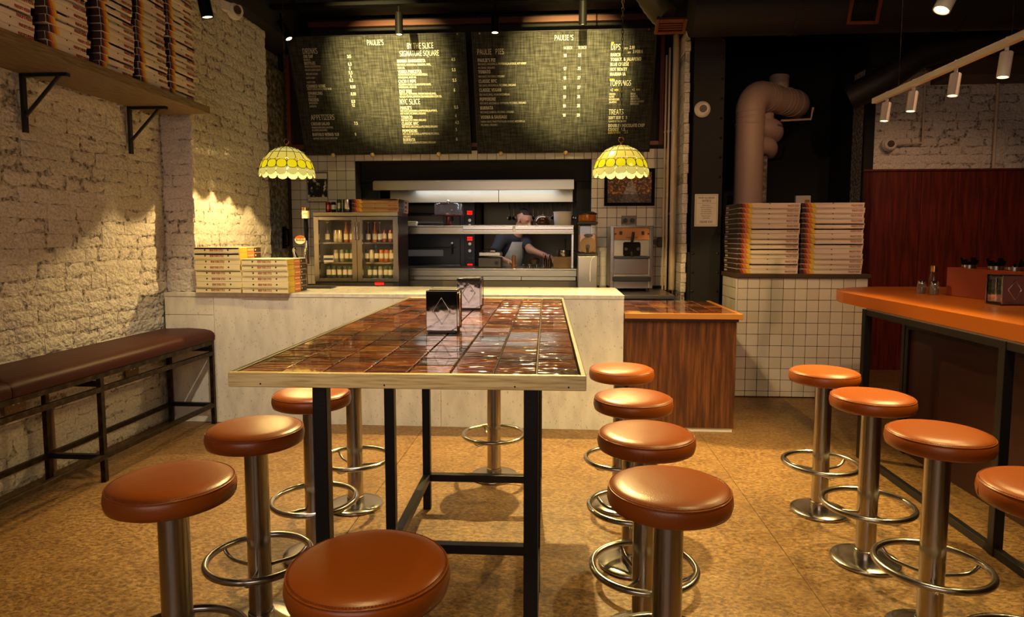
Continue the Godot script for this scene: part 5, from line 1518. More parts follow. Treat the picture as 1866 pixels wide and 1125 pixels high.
	mb = MB.new(); mb.lathe(Transform3D(), [Vector2(0, 0), Vector2(0.088, 0), Vector2(0.092, 0.004), Vector2(0.1, 0.14), Vector2(0.104, 0.142), Vector2(0.104, 0.15), Vector2(0.098, 0.15), Vector2(0.09, 0.01), Vector2(0, 0.01)], 32); put("tub", mb, "white_plastic", t)
	t = thing("bread_loaf", "dark round crusty loaf on the pass shelf beside the white tub", "bread", V(-0.195, 1.5825, -7.18))
	mb = MB.new(); mb.lathe(Transform3D(), [Vector2(0, 0), Vector2(0.085, 0), Vector2(0.098, 0.02), Vector2(0.096, 0.05), Vector2(0.078, 0.085), Vector2(0.045, 0.106), Vector2(0, 0.114)], 32, 0.3); put("crust", mb, "bottle_brown", t)
	mb = MB.new()
	for s in [-0.35, 0.0, 0.35]: mb.tube([V(-0.06, 0.088, 0.05 * s * 2), V(0, 0.113, 0.04 * s * 2), V(0.06, 0.088, 0.05 * s * 2)], 0.005, 6)
	put("scores", mb, "card_brown", t)
	t = thing("paper_stack", "small stack of white food trays at the left end of the pass shelf", "trays", V(-1.66, 1.5825, -7.15))
	for i in 4:
		mb = MB.new(); mb.bx(V(rng.randf_range(-0.006, 0.006), 0.006 + i * 0.0115, 0), V(0.13, 0.011, 0.1), 0.003); put("tray", mb, "paper", t)
	# things on the worktop
	t = thing("grill_press", "steel contact grill on the worktop beside the oven", "grill", V(-0.79, 1.1155, -7.35))
	mb = MB.new(); mb.bx(V(0, 0.055, 0), V(0.26, 0.11, 0.25), 0.008); put("base", mb, "dull_steel", t)
	mb = MB.new(); mb.bx(V(0, 0.148, 0), V(0.25, 0.05, 0.24), 0.01); put("lid", mb, "sheet_steel", t)
	mb = MB.new(); mb.tube([V(-0.07, 0.17, 0.1), V(-0.07, 0.2, 0.14), V(0.07, 0.2, 0.14), V(0.07, 0.17, 0.1)], 0.01, 8); put("handle", mb, "black_plastic", t)
	mb = MB.new(); mb.cyl(V(0.08, 0.05, 0.124), V(0.08, 0.05, 0.145), 0.022, 16); put("dial", mb, "black_plastic", t)
	t = thing("pepper_mill", "wooden pepper mill on the worktop in front of the cook", "pepper mill", V(-0.523, 1.1155, -7.3))
	mb = MB.new(); mb.lathe(Transform3D(), [Vector2(0, 0), Vector2(0.026, 0), Vector2(0.027, 0.02), Vector2(0.021, 0.05), Vector2(0.025, 0.085), Vector2(0.022, 0.1), Vector2(0.026, 0.115), Vector2(0.02, 0.133), Vector2(0, 0.137)], 24, 0.5); put("body", mb, "honey_edge", t)
	t = thing("cardboard_box", "small brown cardboard box at the right end of the worktop", "box", V(0.03, 1.1155, -7.3))
	mb = MB.new(); mb.bx(V(0, 0.06, 0), V(0.21, 0.12, 0.16), 0.002); put("carton", mb, "card_brown", t)
	mb = MB.new(); mb.bx(V(0, 0.1205, 0), V(0.21, 0.002, 0.03)); put("tape", mb, "honey_edge", t)
	t = thing("sauce_pot", "steel sauce pot on top of the cardboard box with a ladle in it", "pot", V(0.04, 1.2375, -7.3))
	mb = MB.new(); mb.lathe(Transform3D(), [Vector2(0, 0), Vector2(0.07, 0), Vector2(0.074, 0.006), Vector2(0.074, 0.07), Vector2(0.078, 0.072), Vector2(0.072, 0.074), Vector2(0.07, 0.01), Vector2(0, 0.01)], 28); put("pan", mb, "brushed_steel", t)
	mb = MB.new(); mb.tube([V(0.0, 0.03, 0), V(0.012, 0.1, 0.01), V(0.016, 0.2, 0.0)], 0.012, 8); put("handle", mb, "black_plastic", t)
	mb = MB.new(); mb.tube([V(0.07, 0.06, 0), V(0.11, 0.07, 0.02), V(0.13, 0.06, 0.03)], 0.008, 8); put("side_handle", mb, "black_plastic", t)
	t = thing("wire_caddy", "chrome wire caddy of bottles on the worktop left of the cardboard box", "caddy", V(-0.14, 1.1155, -7.28))
	mb = MB.new()
	for y in [0.01, 0.06, 0.11, 0.15]: mb.tube([V(-0.05, y, 0.05), V(0.05, y, 0.05), V(0.05, y, -0.05), V(-0.05, y, -0.05)], 0.003, 6, true)
	for x in [-0.05, 0, 0.05]: mb.tube([V(x, 0, 0.05), V(x, 0.16, 0.05)], 0.003, 6)
	put("frame", mb, "chrome", t)
	for x in [-0.024, 0.024]:
		mb = MB.new(); mb.lathe(Transform3D(Basis(), V(x, 0.002, 0)), [Vector2(0, 0), Vector2(0.022, 0), Vector2(0.022, 0.08), Vector2(0.009, 0.11), Vector2(0.009, 0.135), Vector2(0, 0.136)], 16); put("bottle", mb, "bottle_brown", t)
	t = thing("burner_set", "cluster of small steel pans and burners on the worktop before the cook", "burner", V(-0.30, 1.1155, -7.22))
	mb = MB.new()
	for x in [-0.08, 0, 0.08]:
		for a in 6: mb.tube([V(x, 0.03, 0), V(x + cos(a * PI / 3) * 0.036, 0.034, sin(a * PI / 3) * 0.036), V(x + cos(a * PI / 3) * 0.036, 0.0, sin(a * PI / 3) * 0.036)], 0.004, 6)
	put("grate", mb, "chrome", t)
	mb = MB.new(); mb.lathe(Transform3D(Basis(), V(0.01, 0.036, 0)), [Vector2(0, 0), Vector2(0.05, 0), Vector2(0.062, 0.02), Vector2(0.066, 0.05), Vector2(0.06, 0.05), Vector2(0.05, 0.01), Vector2(0, 0.008)], 24); put("pan", mb, "dull_steel", t)
	mb = MB.new(); mb.lathe(Transform3D(Basis(), V(0.01, 0.09, 0)), [Vector2(0.066, 0), Vector2(0.05, 0.014), Vector2(0.012, 0.022), Vector2(0, 0.034)], 24); put("pan_lid", mb, "bottle_brown", t)

# ------------------------------------------------------------------ the cook: smooth union of tapered capsules, meshed as surface nets
func capsule(p: Vector3, a: Vector3, b: Vector3, ra: float, rb: float) -> float:
	var ab := b - a
	var h := clampf((p - a).dot(ab) / maxf(ab.length_squared(), 1e-9), 0.0, 1.0)
	return (p - a - ab * h).length() - lerpf(ra, rb, h)
func nets(bones: Array, cell: float, k := 0.03) -> MB:
	var lo := Vector3(INF, INF, INF)
	var hi := -lo
	for b in bones:
		var r := V(1, 1, 1) * (maxf(b[2], b[3]) + cell * 3)
		lo = lo.min((b[0] as Vector3).min(b[1]) - r); hi = hi.max((b[0] as Vector3).max(b[1]) + r)
	var nx := int((hi.x - lo.x) / cell) + 2
	var ny := int((hi.y - lo.y) / cell) + 2
	var nzz := int((hi.z - lo.z) / cell) + 2
	var D := PackedFloat32Array(); D.resize(nx * ny * nzz); D.fill(1.0)
	for b in bones:
		var a: Vector3 = b[0]
		var e: Vector3 = b[1]
		var neg: bool = b.size() > 4
		var r := V(1, 1, 1) * (maxf(b[2], b[3]) + k + cell * 2)
		var l := ((a.min(e) - r - lo) / cell).max(Vector3.ZERO)
		var u := (a.max(e) + r - lo) / cell
		for z in range(int(l.z), mini(int(u.z) + 1, nzz)):
			for y in range(int(l.y), mini(int(u.y) + 1, ny)):
				for x in range(int(l.x), mini(int(u.x) + 1, nx)):
					var i := (z * ny + y) * nx + x
					var d := capsule(lo + V(x, y, z) * cell, a, e, b[2], b[3])
					var o := D[i]
					if neg:
						var hh := clampf(0.5 - 0.5 * (o + d) / (k * 0.5), 0.0, 1.0)
						D[i] = lerpf(o, -d, hh) + k * 0.5 * hh * (1.0 - hh)
					elif o > 0.9:
						D[i] = d
					else:
						var hh := clampf(0.5 + 0.5 * (d - o) / k, 0.0, 1.0)
						D[i] = lerpf(d, o, hh) - k * hh * (1.0 - hh)
	var idx := PackedInt32Array(); idx.resize(D.size()); idx.fill(-1)
	var P := PackedVector3Array()
	var N := PackedVector3Array()
	var ofs := [0, 1, nx, nx + 1, nx * ny, nx * ny + 1, nx * ny + nx, nx * ny + nx + 1]
	for z in nzz - 1:
		for y in ny - 1:
			for x in nx - 1:
				var i := (z * ny + y) * nx + x
				var s := 0
				for q in 8:
					if D[i + ofs[q]] < 0.0: s += 1
				if s == 0 or s == 8: continue
				var c := Vector3.ZERO
				var m := 0
				for q in 8:
					for w in [1, 2, 4]:
						if q & w: continue
						var d0 := D[i + ofs[q]]
						var d1 := D[i + ofs[q | w]]
						if (d0 < 0.0) != (d1 < 0.0):
							var f := d0 / (d0 - d1)
							var p0 := V(q & 1, (q >> 1) & 1, (q >> 2) & 1)
							var p1 := V((q | w) & 1, ((q | w) >> 1) & 1, ((q | w) >> 2) & 1)
							c += p0.lerp(p1, f); m += 1
				idx[i] = P.size()
				P.append(lo + (V(x, y, z) + c / m) * cell)
				var g := V(D[i + 1] - D[i], D[i + nx] - D[i], D[i + nx * ny] - D[i])
				var g2 := V(D[i + ofs[7]] - D[i + ofs[6]], D[i + ofs[7]] - D[i + ofs[5]], D[i + ofs[7]] - D[i + ofs[3]])
				N.append((g + g2).normalized())
	var mb := MB.new()
	var st := [1, nx, nx * ny]
	for z in range(1, nzz - 1):
		for y in range(1, ny - 1):
			for x in range(1, nx - 1):
				var i := (z * ny + y) * nx + x
				for ax in 3:
					if (D[i] < 0.0) == (D[i + st[ax]] < 0.0): continue
					var s1: int = st[(ax + 1) % 3]
					var s2: int = st[(ax + 2) % 3]
					var q := [idx[i], idx[i - s1], idx[i - s1 - s2], idx[i - s2]]
					if q.min() < 0: continue
					mb.quad(P[q[0]], P[q[1]], P[q[2]], P[q[3]], N[q[0]], N[q[1]], N[q[2]], N[q[3]])
	return mb
func cook():
	var t := thing("person", "cook in dark t-shirt and pale apron bending over the worktop behind the pass", "person", Vector3.ZERO)
	var pel := V(-0.66, 0.98, -7.98)
	var che := V(-0.60, 1.32, -7.90)
	var nek := V(-0.52, 1.50, -7.83)
	var hed := V(-0.43, 1.655, -7.76)
	var ls := V(-0.70, 1.43, -7.76); var le := V(-0.80, 1.24, -7.62); var lw := V(-0.60, 1.175, -7.47)
	var rs := V(-0.46, 1.45, -7.96); var re := V(-0.36, 1.31, -7.74); var rw := V(-0.14, 1.23, -7.56)
	var hipl := V(-0.66, 0.93, -7.88); var hipr := V(-0.66, 0.93, -8.06)
	var kl := V(-0.63, 0.5, -7.86); var kr := V(-0.62, 0.5, -8.10)
	var al := V(-0.68, 0.09, -7.88); var ar := V(-0.67, 0.09, -8.12)
	var body := [
		[pel, che, 0.125, 0.135], [che, (ls + rs) * 0.5 + V(0, 0.0, 0), 0.13, 0.085], [ls, rs, 0.07, 0.07], [che, nek, 0.1, 0.058], [nek, hed + V(-0.02, -0.03, 0), 0.056, 0.05],
		[ls, le, 0.055, 0.042], [le, lw, 0.042, 0.028], [rs, re, 0.055, 0.042], [re, rw, 0.042, 0.028],
		[hipl, kl, 0.088, 0.06], [kl, al, 0.056, 0.038], [hipr, kr, 0.088, 0.06], [kr, ar, 0.056, 0.038],
		[al + V(0, -0.05, 0), al + V(0.15, -0.055, 0.02), 0.04, 0.032], [ar + V(0, -0.05, 0), ar + V(0.15, -0.055, 0.02), 0.04, 0.032]]
	var mb := nets(body, 0.016, 0.04)
	# head, its own finer grid: it looks down to the right, toward its hands
	var f := V(0.72, -0.38, 0.58).normalized()
	var sd := f.cross(Vector3.UP).normalized()
	var u := sd.cross(f).normalized()
	var H := func(a: float, b: float, c: float) -> Vector3: return hed + sd * a + u * b + f * c
	var head := [
		[H.call(0, 0.035, -0.02), H.call(0, 0.03, 0.012), 0.085, 0.078], [H.call(0, -0.02, 0.03), H.call(0, -0.065, 0.05), 0.062, 0.036], [H.call(0, -0.04, 0.0), H.call(0, -0.06, 0.03), 0.055, 0.05],
		[H.call(0, 0.012, 0.088), H.call(0, -0.016, 0.104), 0.010, 0.014], [H.call(-0.012, -0.02, 0.094), H.call(0.012, -0.02, 0.094), 0.009, 0.009],
		[H.call(-0.04, 0.03, 0.072), H.call(0.04, 0.03, 0.072), 0.016, 0.016],
		[H.call(-0.082, 0.012, -0.012), H.call(-0.084, -0.02, -0.006), 0.014, 0.010], [H.call(0.082, 0.012, -0.012), H.call(0.084, -0.02, -0.006), 0.014, 0.010],
		[H.call(-0.02, -0.045, 0.083), H.call(0.02, -0.045, 0.083), 0.009, 0.009],
		[H.call(0.032, 0.010, 0.092), H.call(0.034, 0.010, 0.094), 0.014, 0.014, true], [H.call(-0.032, 0.010, 0.092), H.call(-0.034, 0.010, 0.094), 0.014, 0.014, true],
		[nek, H.call(0, -0.05, -0.03), 0.056, 0.056]]
	var hm := nets(head, 0.0055, 0.014)
	mb.v.append_array(hm.v); mb.n.append_array(hm.n); mb.uv.append_array(hm.uv)
	for hnd in [[rw, (rw - re).normalized(), V(0, -1, 0.2)], [lw, (lw - le).normalized(), V(0, -1, 0.3)]]:
		var o: Vector3 = hnd[0]
		var fw: Vector3 = hnd[1]
		var dn: Vector3 = (hnd[2] - fw * (hnd[2] as Vector3).dot(fw)).normalized()
		var ac := fw.cross(dn).normalized()
		var hb := [[o, o + fw * 0.05, 0.026, 0.026], [o + fw * 0.05 - ac * 0.024, o + fw * 0.085 - ac * 0.028, 0.018, 0.012], [o + fw * 0.05 + ac * 0.022, o + fw * 0.08 + ac * 0.026, 0.018, 0.012], [o + fw * 0.03, o + fw * 0.085, 0.024, 0.016]]
		var ln := [0.062, 0.072, 0.068, 0.054]
		for i in 4:
			var b0: Vector3 = o + fw * 0.085 + ac * (-0.03 + i * 0.02)
			var b1: Vector3 = b0 + (fw * 0.85 + dn * 0.5).normalized() * ln[i] * 0.5
			var b2: Vector3 = b1 + (fw * 0.35 + dn * 0.95).normalized() * ln[i] * 0.5
			hb.append([b0, b1, 0.0095, 0.0088]); hb.append([b1, b2, 0.0088, 0.0075])
		var t0 := o + fw * 0.03 - ac * 0.026
		var t1 := t0 + (fw * 0.6 - ac * 0.7 + dn * 0.4).normalized() * 0.04
		hb.append([t0, t1, 0.012, 0.0105]); hb.append([t1, t1 + (fw * 0.8 + dn * 0.6).normalized() * 0.03, 0.0105, 0.008])
		var q := nets(hb, 0.0038, 0.007)
		mb.v.append_array(q.v); mb.n.append_array(q.n); mb.uv.append_array(q.uv)
	put("body", mb, "skin", t)
	# t-shirt, trousers, apron, shoes, hair
	put("t_shirt", nets([[pel, che, 0.142, 0.15], [che, (ls + rs) * 0.5, 0.145, 0.1], [ls, rs, 0.085, 0.085], [ls, ls.lerp(le, 0.62), 0.074, 0.066], [rs, rs.lerp(re, 0.62), 0.074, 0.066], [che, che.lerp(nek, 0.72), 0.112, 0.08]], 0.014, 0.03), "dark_cloth", t)
	put("trousers", nets([[hipl + V(0, 0.03, 0), kl, 0.105, 0.078], [kl, al + V(0, 0.02, 0), 0.076, 0.066], [hipr + V(0, 0.03, 0), kr, 0.105, 0.078], [kr, ar + V(0, 0.02, 0), 0.076, 0.066], [hipl, hipr, 0.12, 0.12]], 0.018, 0.03), "black_paint", t)
	var fr := V(0.6, 0, 0.8)
	var ap := MB.new()
	var rows := [[1.40, 0.085, 0.150], [1.30, 0.11, 0.160], [1.2, 0.15, 0.162], [1.08, 0.2, 0.158], [0.98, 0.21, 0.156], [0.8, 0.215, 0.15], [0.62, 0.22, 0.16]]
	var grid := []
	for r in rows:
		var cc := pel.lerp(che, (r[0] - pel.y) / (che.y - pel.y)); cc.y = r[0]
		if r[0] < 0.98: cc = V(pel.x + 0.02, r[0], pel.z)
		var row := []
		for j in 9:
			var x := (j / 4.0 - 1.0)
			var ang: float = x * r[1] / 0.15
			row.append(cc + (fr * cos(ang) + V(0.8, 0, -0.6) * sin(ang)) * (r[2] + 0.006))
		grid.append(row)
	for i in rows.size() - 1:
		for j in 8:
			var n0 := ((grid[i][j + 1] - grid[i][j]) as Vector3).cross(grid[i + 1][j] - grid[i][j]).normalized()
			if n0.dot(fr) < 0.0: n0 = -n0
			var off := n0 * 0.005
			ap.quad(grid[i][j] + off, grid[i][j + 1] + off, grid[i + 1][j + 1] + off, grid[i + 1][j] + off, n0)
			ap.quad(grid[i][j], grid[i][j + 1], grid[i + 1][j + 1], grid[i + 1][j], -n0)
	put("apron", ap, "apron_cloth", t)
	put("hair", nets([[H.call(0, 0.062, -0.035), H.call(0, 0.066, 0.002), 0.076, 0.066], [H.call(0, 0.02, -0.062), H.call(0, -0.03, -0.06), 0.06, 0.048]], 0.007, 0.02), "hair", t)
	put("shoes", nets([[al + V(-0.01, -0.045, 0), al + V(0.17, -0.055, 0.02), 0.046, 0.036], [ar + V(-0.01, -0.045, 0), ar + V(0.17, -0.055, 0.02), 0.046, 0.036]], 0.012, 0.02), "black_plastic", t)

# ------------------------------------------------------------------ column corner: pipes, steel column, ducts
func column_corner():
	# painted wall nib between tiles and column
	var mb := MB.new()
	var prev := 0.0
	var nib := shell("wall_nib")
	for i in 26:
		var y0 := 0.9 + i * 0.098
		mb = MB.new(); mb.span(V(1.20 + rng.randf_range(-0.006, 0.006), y0, -7.1), V(1.252 + rng.randf_range(-0.006, 0.008), y0 + 0.096, -6.56 + rng.randf_range(-0.008, 0.008)), 0.006)
		put("brick", mb, "painted_brick", nib)
	mb = MB.new(); mb.span(V(1.205, 0, -7.1), V(1.245, 3.45, -6.585)); put("core", mb, "brick_joint", nib)
	# pipes
	for p in [[1.148, 0.0315, 3.47, -6.78, "thick pale vertical pipe beside the wall nib, the widest of the three"], [1.096, 0.011, 3.36, -6.83, "thin pale vertical pipe next to the thick pipe, the taller thin one"], [1.072, 0.011, 3.3, -6.88, "thin pale vertical pipe closest to the wall tiles, the shorter thin one"]]:
		var t := thing("wall_pipe", p[4], "pipe", V(p[0], 0.903, p[3]), 0.0, "vertical pipes beside the column")
		mb = MB.new(); mb.cyl(V(0, 0, 0), V(0, p[2] - 0.9, 0), p[1], 20, -1.0, p[1] * 0.3); put("pipe", mb, "pipe_paint", t)
		for y in [0.78, 1.62]:
			mb = MB.new(); mb.lathe(Transform3D(Basis(), V(0, y, 0)), [Vector2(p[1], 0), Vector2(p[1] + 0.004, 0), Vector2(p[1] + 0.004, 0.018), Vector2(p[1], 0.018)], 18); put("clip", mb, "pipe_paint", t)
	var v := thing("valve_box", "dark round valve on the tiles beside the vertical pipes", "valve", V(1.03, 1.40, -7.09))
	mb = MB.new(); mb.cyl(V(0, 0, 0), V(0, 0, 0.06), 0.035, 16); put("body", mb, "dark_oak", v)
	mb = MB.new(); mb.bx(V(0.03, 0, 0.05), V(0.05, 0.1, 0.06), 0.006); put("box", mb, "dark_oak", v)
	# steel column
	var c := thing("steel_column", "black riveted steel column between the cabinet and the pizza box ledge", "column")
	mb = MB.new(); mb.span(V(1.275, 0, -6.5), V(1.56, 3.4, -6.465), 0.003); put("flange", mb, "black_paint", c)
	mb = MB.new(); mb.span(V(1.40, 0, -6.74), V(1.43, 3.4, -6.501)); put("web", mb, "black_paint", c)
	mb = MB.new(); mb.span(V(1.275, 0, -6.78), V(1.56, 3.4, -6.741), 0.003); put("flange", mb, "black_paint", c)
	mb = MB.new(); mb.span(V(1.262, 0, -6.73), V(1.274, 1.3, -6.48), 0.003); put("side_plate", mb, "black_paint", c)
	for i in 14:
		for x in [1.297, 1.535]:
			if x < 1.4 and i > 2: continue
			mb = MB.new(); mb.lathe(Transform3D(Basis(Vector3.RIGHT, PI / 2), V(x, 0.92 + i * 0.185, -6.466)), [Vector2(0.014, 0), Vector2(0.011, 0.006), Vector2(0.0, 0.009)], 12, 0.2); put("rivet", mb, "worn_steel", c)
	# allergen notice
	var n := thing("notice", "cream allergen notice fixed to the black steel column", "notice", V(1.413, 1.71, -6.462))
	mb = MB.new(); mb.bx(V(0, 0, 0), V(0.222, 0.312, 0.005), 0.001); put("plate", mb, "paper", n)
	mb = MB.new()
	for s in [-1, 1]: mb.bx(V(s * 0.1, 0, 0.003), V(0.002, 0.29, 0.001)); mb.bx(V(0, s * 0.144, 0.003), V(0.2, 0.002, 0.001))
	mb.bx(V(0, 0.068, 0.003), V(0.18, 0.0015, 0.001))
	var ls := [[0.112, 0.017, "FOOD ALLERGEN"], [0.08, 0.021, "NOTICE"], [0.044, 0.010, "Please inform a"], [0.024, 0.010, "member of staff if you"], [0.004, 0.010, "have any allergies."], [-0.016, 0.010, "Our kitchen handles"], [-0.036, 0.010, "nuts, milk and gluten."], [-0.06, 0.011, "Ask us for more"], [-0.08, 0.011, "information."], [-0.122, 0.019, "THANK YOU"]]
	for l in ls: text(mb, l[2], l[1], Transform3D(Basis(), V(0, l[0], 0.0026)), 0.75, l[1] > 0.015, 0, 0.0008, 0.0, true)
	put("lettering", mb, "ink_dark", n)
	# smoke alarms
	var a := thing("alarm", "round white alarm sounder on the black steel column", "alarm", V(1.352, 2.672, -6.464), 0.0, "round alarm sounders")
	mb = MB.new(); var fz := Transform3D(Basis(Vector3.RIGHT, PI / 2), Vector3.ZERO)
	mb.lathe(fz, [Vector2(0, 0), Vector2(0.075, 0), Vector2(0.078, 0.012), Vector2(0.07, 0.03), Vector2(0.064, 0.034), Vector2(0.064, 0.05), Vector2(0.052, 0.06), Vector2(0.046, 0.05), Vector2(0, 0.05)], 36); put("housing", mb, "white_plastic", a)
	mb = MB.new(); mb.cyl(V(0, 0, 0.049), V(0, 0, 0.058), 0.036, 24); put("grille", mb, "dark_oak", a)
	for s in [-1, 1]:
		mb = MB.new(); mb.cyl(V(s * 0.014, -0.01, 0.057), V(s * 0.014, -0.01, 0.062), 0.006, 10); put("led", mb, "black_plastic", a)
	dup(a, "alarm", "round white alarm sounder on the brick wall, with a conduit to its right", V(3.49, 2.44, -7.3))
	var b := dup(a, "alarm", "white alarm sounder at the top of the brick chimney breast", V(-2.80, 3.375, -5.52), 1.15)
	mb = MB.new(); mb.bx(V(-0.09, 0.035, 0.0), V(0.1, 0.13, 0.07), 0.006); put("junction_box", mb, "white_plastic", b)
	# spiral duct
	var d := thing("spiral_duct", "fat pale spiral duct rising behind the boxes and elbowing to the right", "duct")
	mb = MB.new(); mb.cyl(V(1.93, 1.0, -6.92), V(1.93, 2.72, -6.92), 0.142, 36); var rz := put("riser", mb, "white_duct", d)
	mb = MB.new()
	var sp := []
	for i in 200: sp.append(V(1.93 + cos(i * 0.33) * 0.1425, 1.05 + i * 0.0082, -6.92 + sin(i * 0.33) * 0.1425))
	mb.tube(sp, 0.0022, 5); put("spiral_seam", mb, "white_duct", rz)
	for y in [2.60, 2.67, 2.725]:
		mb = MB.new(); mb.lathe(Transform3D(Basis(), V(1.93, y, -6.92)), [Vector2(0.142, -0.01), Vector2(0.147, -0.006), Vector2(0.147, 0.006), Vector2(0.142, 0.01)], 32, 0.2); put("collar", mb, "white_duct", rz)
	var hd := V(0.78, -0.02, -0.62).normalized()
	var pts := []
	for i in 13:
		var x := PI / 2 * i / 12.0
		pts.append(V(1.93, 2.72 + 0.2 * sin(x), -6.92) + hd * 0.2 * (1.0 - cos(x)))
	mb = MB.new(); mb.tube(pts, 0.146, 32); put("elbow", mb, "white_duct", d)
	var e0: Vector3 = pts[12]
	mb = MB.new(); mb.tube([e0, e0 + hd * 0.52], 0.142, 32); var run := put("run", mb, "white_duct", d)
	for s in [0.01, 0.06, 0.12, 0.3, 0.36, 0.42]:
		mb = MB.new(); mb.tube([e0 + hd * s, e0 + hd * (s + 0.006), e0 + hd * (s + 0.012)], 0.147, 32); put("collar", mb, "white_duct", run)
	var e1 := e0 + hd * 0.52
	pts = []
	for i in 9:
		var x := PI / 2 * i / 8.0
		pts.append(e1 + hd * 0.18 * sin(x) + V(-0.3, 0.1, -1).normalized() * 0.18 * (1.0 - cos(x)))
	mb = MB.new(); mb.tube(pts, 0.146, 28); put("elbow", mb, "white_duct", d)
	mb = MB.new(); mb.tube([e0 + hd * 0.26, e0 + hd * 0.26 + V(0.02, 0.24, -0.02)], 0.1, 24); put("branch", mb, "white_duct", d)
	for q in [[2.62, 0.115, 0.34, "pale elbowed duct below the large spiral duct, the upper of the two stubs"], [2.44, 0.1, 0.26, "pale elbowed duct lowest of the bends, just right of the spiral duct"]]:
		mb = MB.new()
		var o := V(1.98, q[0], -7.22)
		pts = [o, o + V(q[2] * 0.5, 0, 0)]
		for i in range(1, 9):
			var x := PI / 2 * i / 8.0
			pts.append(o + V(q[2] * 0.5 + 0.14 * sin(x), 0, 0) + V(0, -0.14 * (1.0 - cos(x)) * 0.3, -0.14 * (1.0 - cos(x))))
		mb.tube(pts, q[1], 28); var s := put("lower_bend", mb, "white_duct", d)
		if q[1] > 0.11:
			mb = MB.new(); mb.tube([o + V(0.2, 0, 0), o + V(0.2, 0.26, 0)], 0.08, 24); put("branch", mb, "white_duct", s)
	# bracket, rusty edge of the wall, switch box
	var br := thing("duct_bracket", "pale angled bracket under the end of the spiral duct", "bracket")
	mb = MB.new(); mb.tube([V(2.28, 2.66, -7.05), V(2.6, 2.68, -7.1), V(2.62, 2.8, -7.1)], 0.012, 6); put("bar", mb, "white_duct", br)
	mb = MB.new(); mb.span(V(2.10, 0.9, -7.19), V(2.17, 2.3, -7.08), 0.006); tag(put("masonry_pier", mb, "rough_concrete"), "narrow rough masonry strip right behind the spiral duct", "masonry")
	mb = MB.new(); mb.span(V(1.62, 0.9, -7.25), V(1.68, 2.5, -7.1), 0.006); tag(put("brick_strip", mb, "red_brown_timber"), "narrow rusty strip between the steel column and the spiral duct", "masonry")
	var sw := thing("switch_box", "beige switch box on the black alcove wall above the right box stack", "switch", V(2.935, 1.905, -8.18))
	mb = MB.new(); mb.bx(V(0, 0, 0), V(0.18, 0.11, 0.05), 0.006); put("box", mb, "white_plastic", sw)
	mb = MB.new(); mb.bx(V(0.045, -0.02, 0.03), V(0.05, 0.05, 0.02), 0.004); put("rocker", mb, "honey_edge", sw)
	var g := thing("glass", "tumbler of dark drink on the ledge right of the box stacks", "glass", V(2.70, 1.1205, -6.12))
	mb = MB.new(); mb.lathe(Transform3D(), [Vector2(0, 0), Vector2(0.03, 0), Vector2(0.038, 0.14), Vector2(0.036, 0.14), Vector2(0.029, 0.006), Vector2(0, 0.006)], 24); put("tumbler", mb, "thin_clear", g)
	mb = MB.new(); mb.lathe(Transform3D(), [Vector2(0, 0.007), Vector2(0.0285, 0.007), Vector2(0.034, 0.11), Vector2(0, 0.11)], 24); put("drink", mb, "bottle_brown", g)
	# conduits on the right brick wall
	mb = MB.new(); mb.tube([V(3.55, 2.44, -7.29), V(3.83, 2.45, -7.29)], 0.011, 8); mb.tube([V(3.83, 2.45, -7.29), V(3.83, 3.2, -7.29)], 0.011, 8)
	tag(put("conduit", mb, "pipe_paint"), "thin painted conduit bent from the wall alarm up the brick wall", "conduit")
	mb = MB.new(); mb.tube([V(4.56, 2.178, -7.29), V(4.56, 3.2, -7.29)], 0.016, 8)
	tag(put("conduit", mb, "pipe_paint"), "straight painted vertical conduit at the right of the brick wall", "conduit")
	mb = MB.new(); mb.span(V(3.9, 3.06, -7.33), V(6.1, 3.28, -6.9), 0.004); struct("trim_3", mb, "dark_oak")
	# big black ceiling duct with grilles
	var bd := thing("ceiling_duct", "large round black duct running along the ceiling to the right", "duct")
	mb = MB.new(); mb.cyl(V(1.15, 3.45, -6.05), V(6.1, 3.45, -6.05), 0.215, 36); var run2 := put("run", mb, "black_duct", bd)
	for x in [2.0, 2.05, 3.4, 4.7]:
		mb = MB.new(); mb.cyl(V(x, 3.45, -6.05), V(x + 0.03, 3.45, -6.05), 0.222, 36); put("joint_band", mb, "black_duct", run2)
	for x in [1.6, 3.0, 4.4]:
		mb = MB.new(); mb.cyl(V(x, 3.62, -6.05), V(x, 4.0, -6.05), 0.006, 8); put("hanger", mb, "black_steel", bd)
	var gt := Transform3D(Basis(Vector3.RIGHT, 0.35) * Basis(Vector3.UP, 0.0), V(2.545, 3.40, -5.822))
	grille("air_grille", "square brown-framed air grille on the large black duct", gt, 0.26, 0.32, true)
	gt = Transform3D(Basis(Vector3.RIGHT, 0.95) * Basis(Vector3(0, 0, 1), 0.0), V(0.93, 3.245, -5.78))
	grille("air_grille", "orange-framed air vent at the end of the flexible duct by the right board", gt, 0.26, 0.15, false)
	mb = MB.new()
	pts = []
	var rr := []
	for i in 30:
		var x := i / 29.0
		pts.append(V(0.62 + 0.28 * x * x, 3.95 - 0.62 * x, -5.6 - 0.25 * sin(x * 2.0)))
		rr.append(0.105 + (0.006 if i % 2 else 0.0))
	mb.tube(pts, 0.1, 24, false, rr); tag(put("flexible_duct", mb, "olive_duct"), "olive ribbed flexible duct curving down to the orange-framed vent", "duct")
	mb = MB.new(); mb.tube([V(2.9, 2.85, -6.9), V(3.15, 2.98, -6.75), V(3.45, 3.2, -6.7), V(3.9, 3.33, -6.7), V(5.8, 3.36, -6.7)], 0.13, 24); tag(put("bent_duct", mb, "black_duct"), "black bent duct sloping down toward the dark alcove", "duct")
	mb = MB.new(); mb.span(V(-2.7, 3.78, -6.9), V(1.2, 3.98, -6.6)); tag(put("ceiling_beam", mb, "black_paint"), "black ceiling beam above the menu boards", "beam")
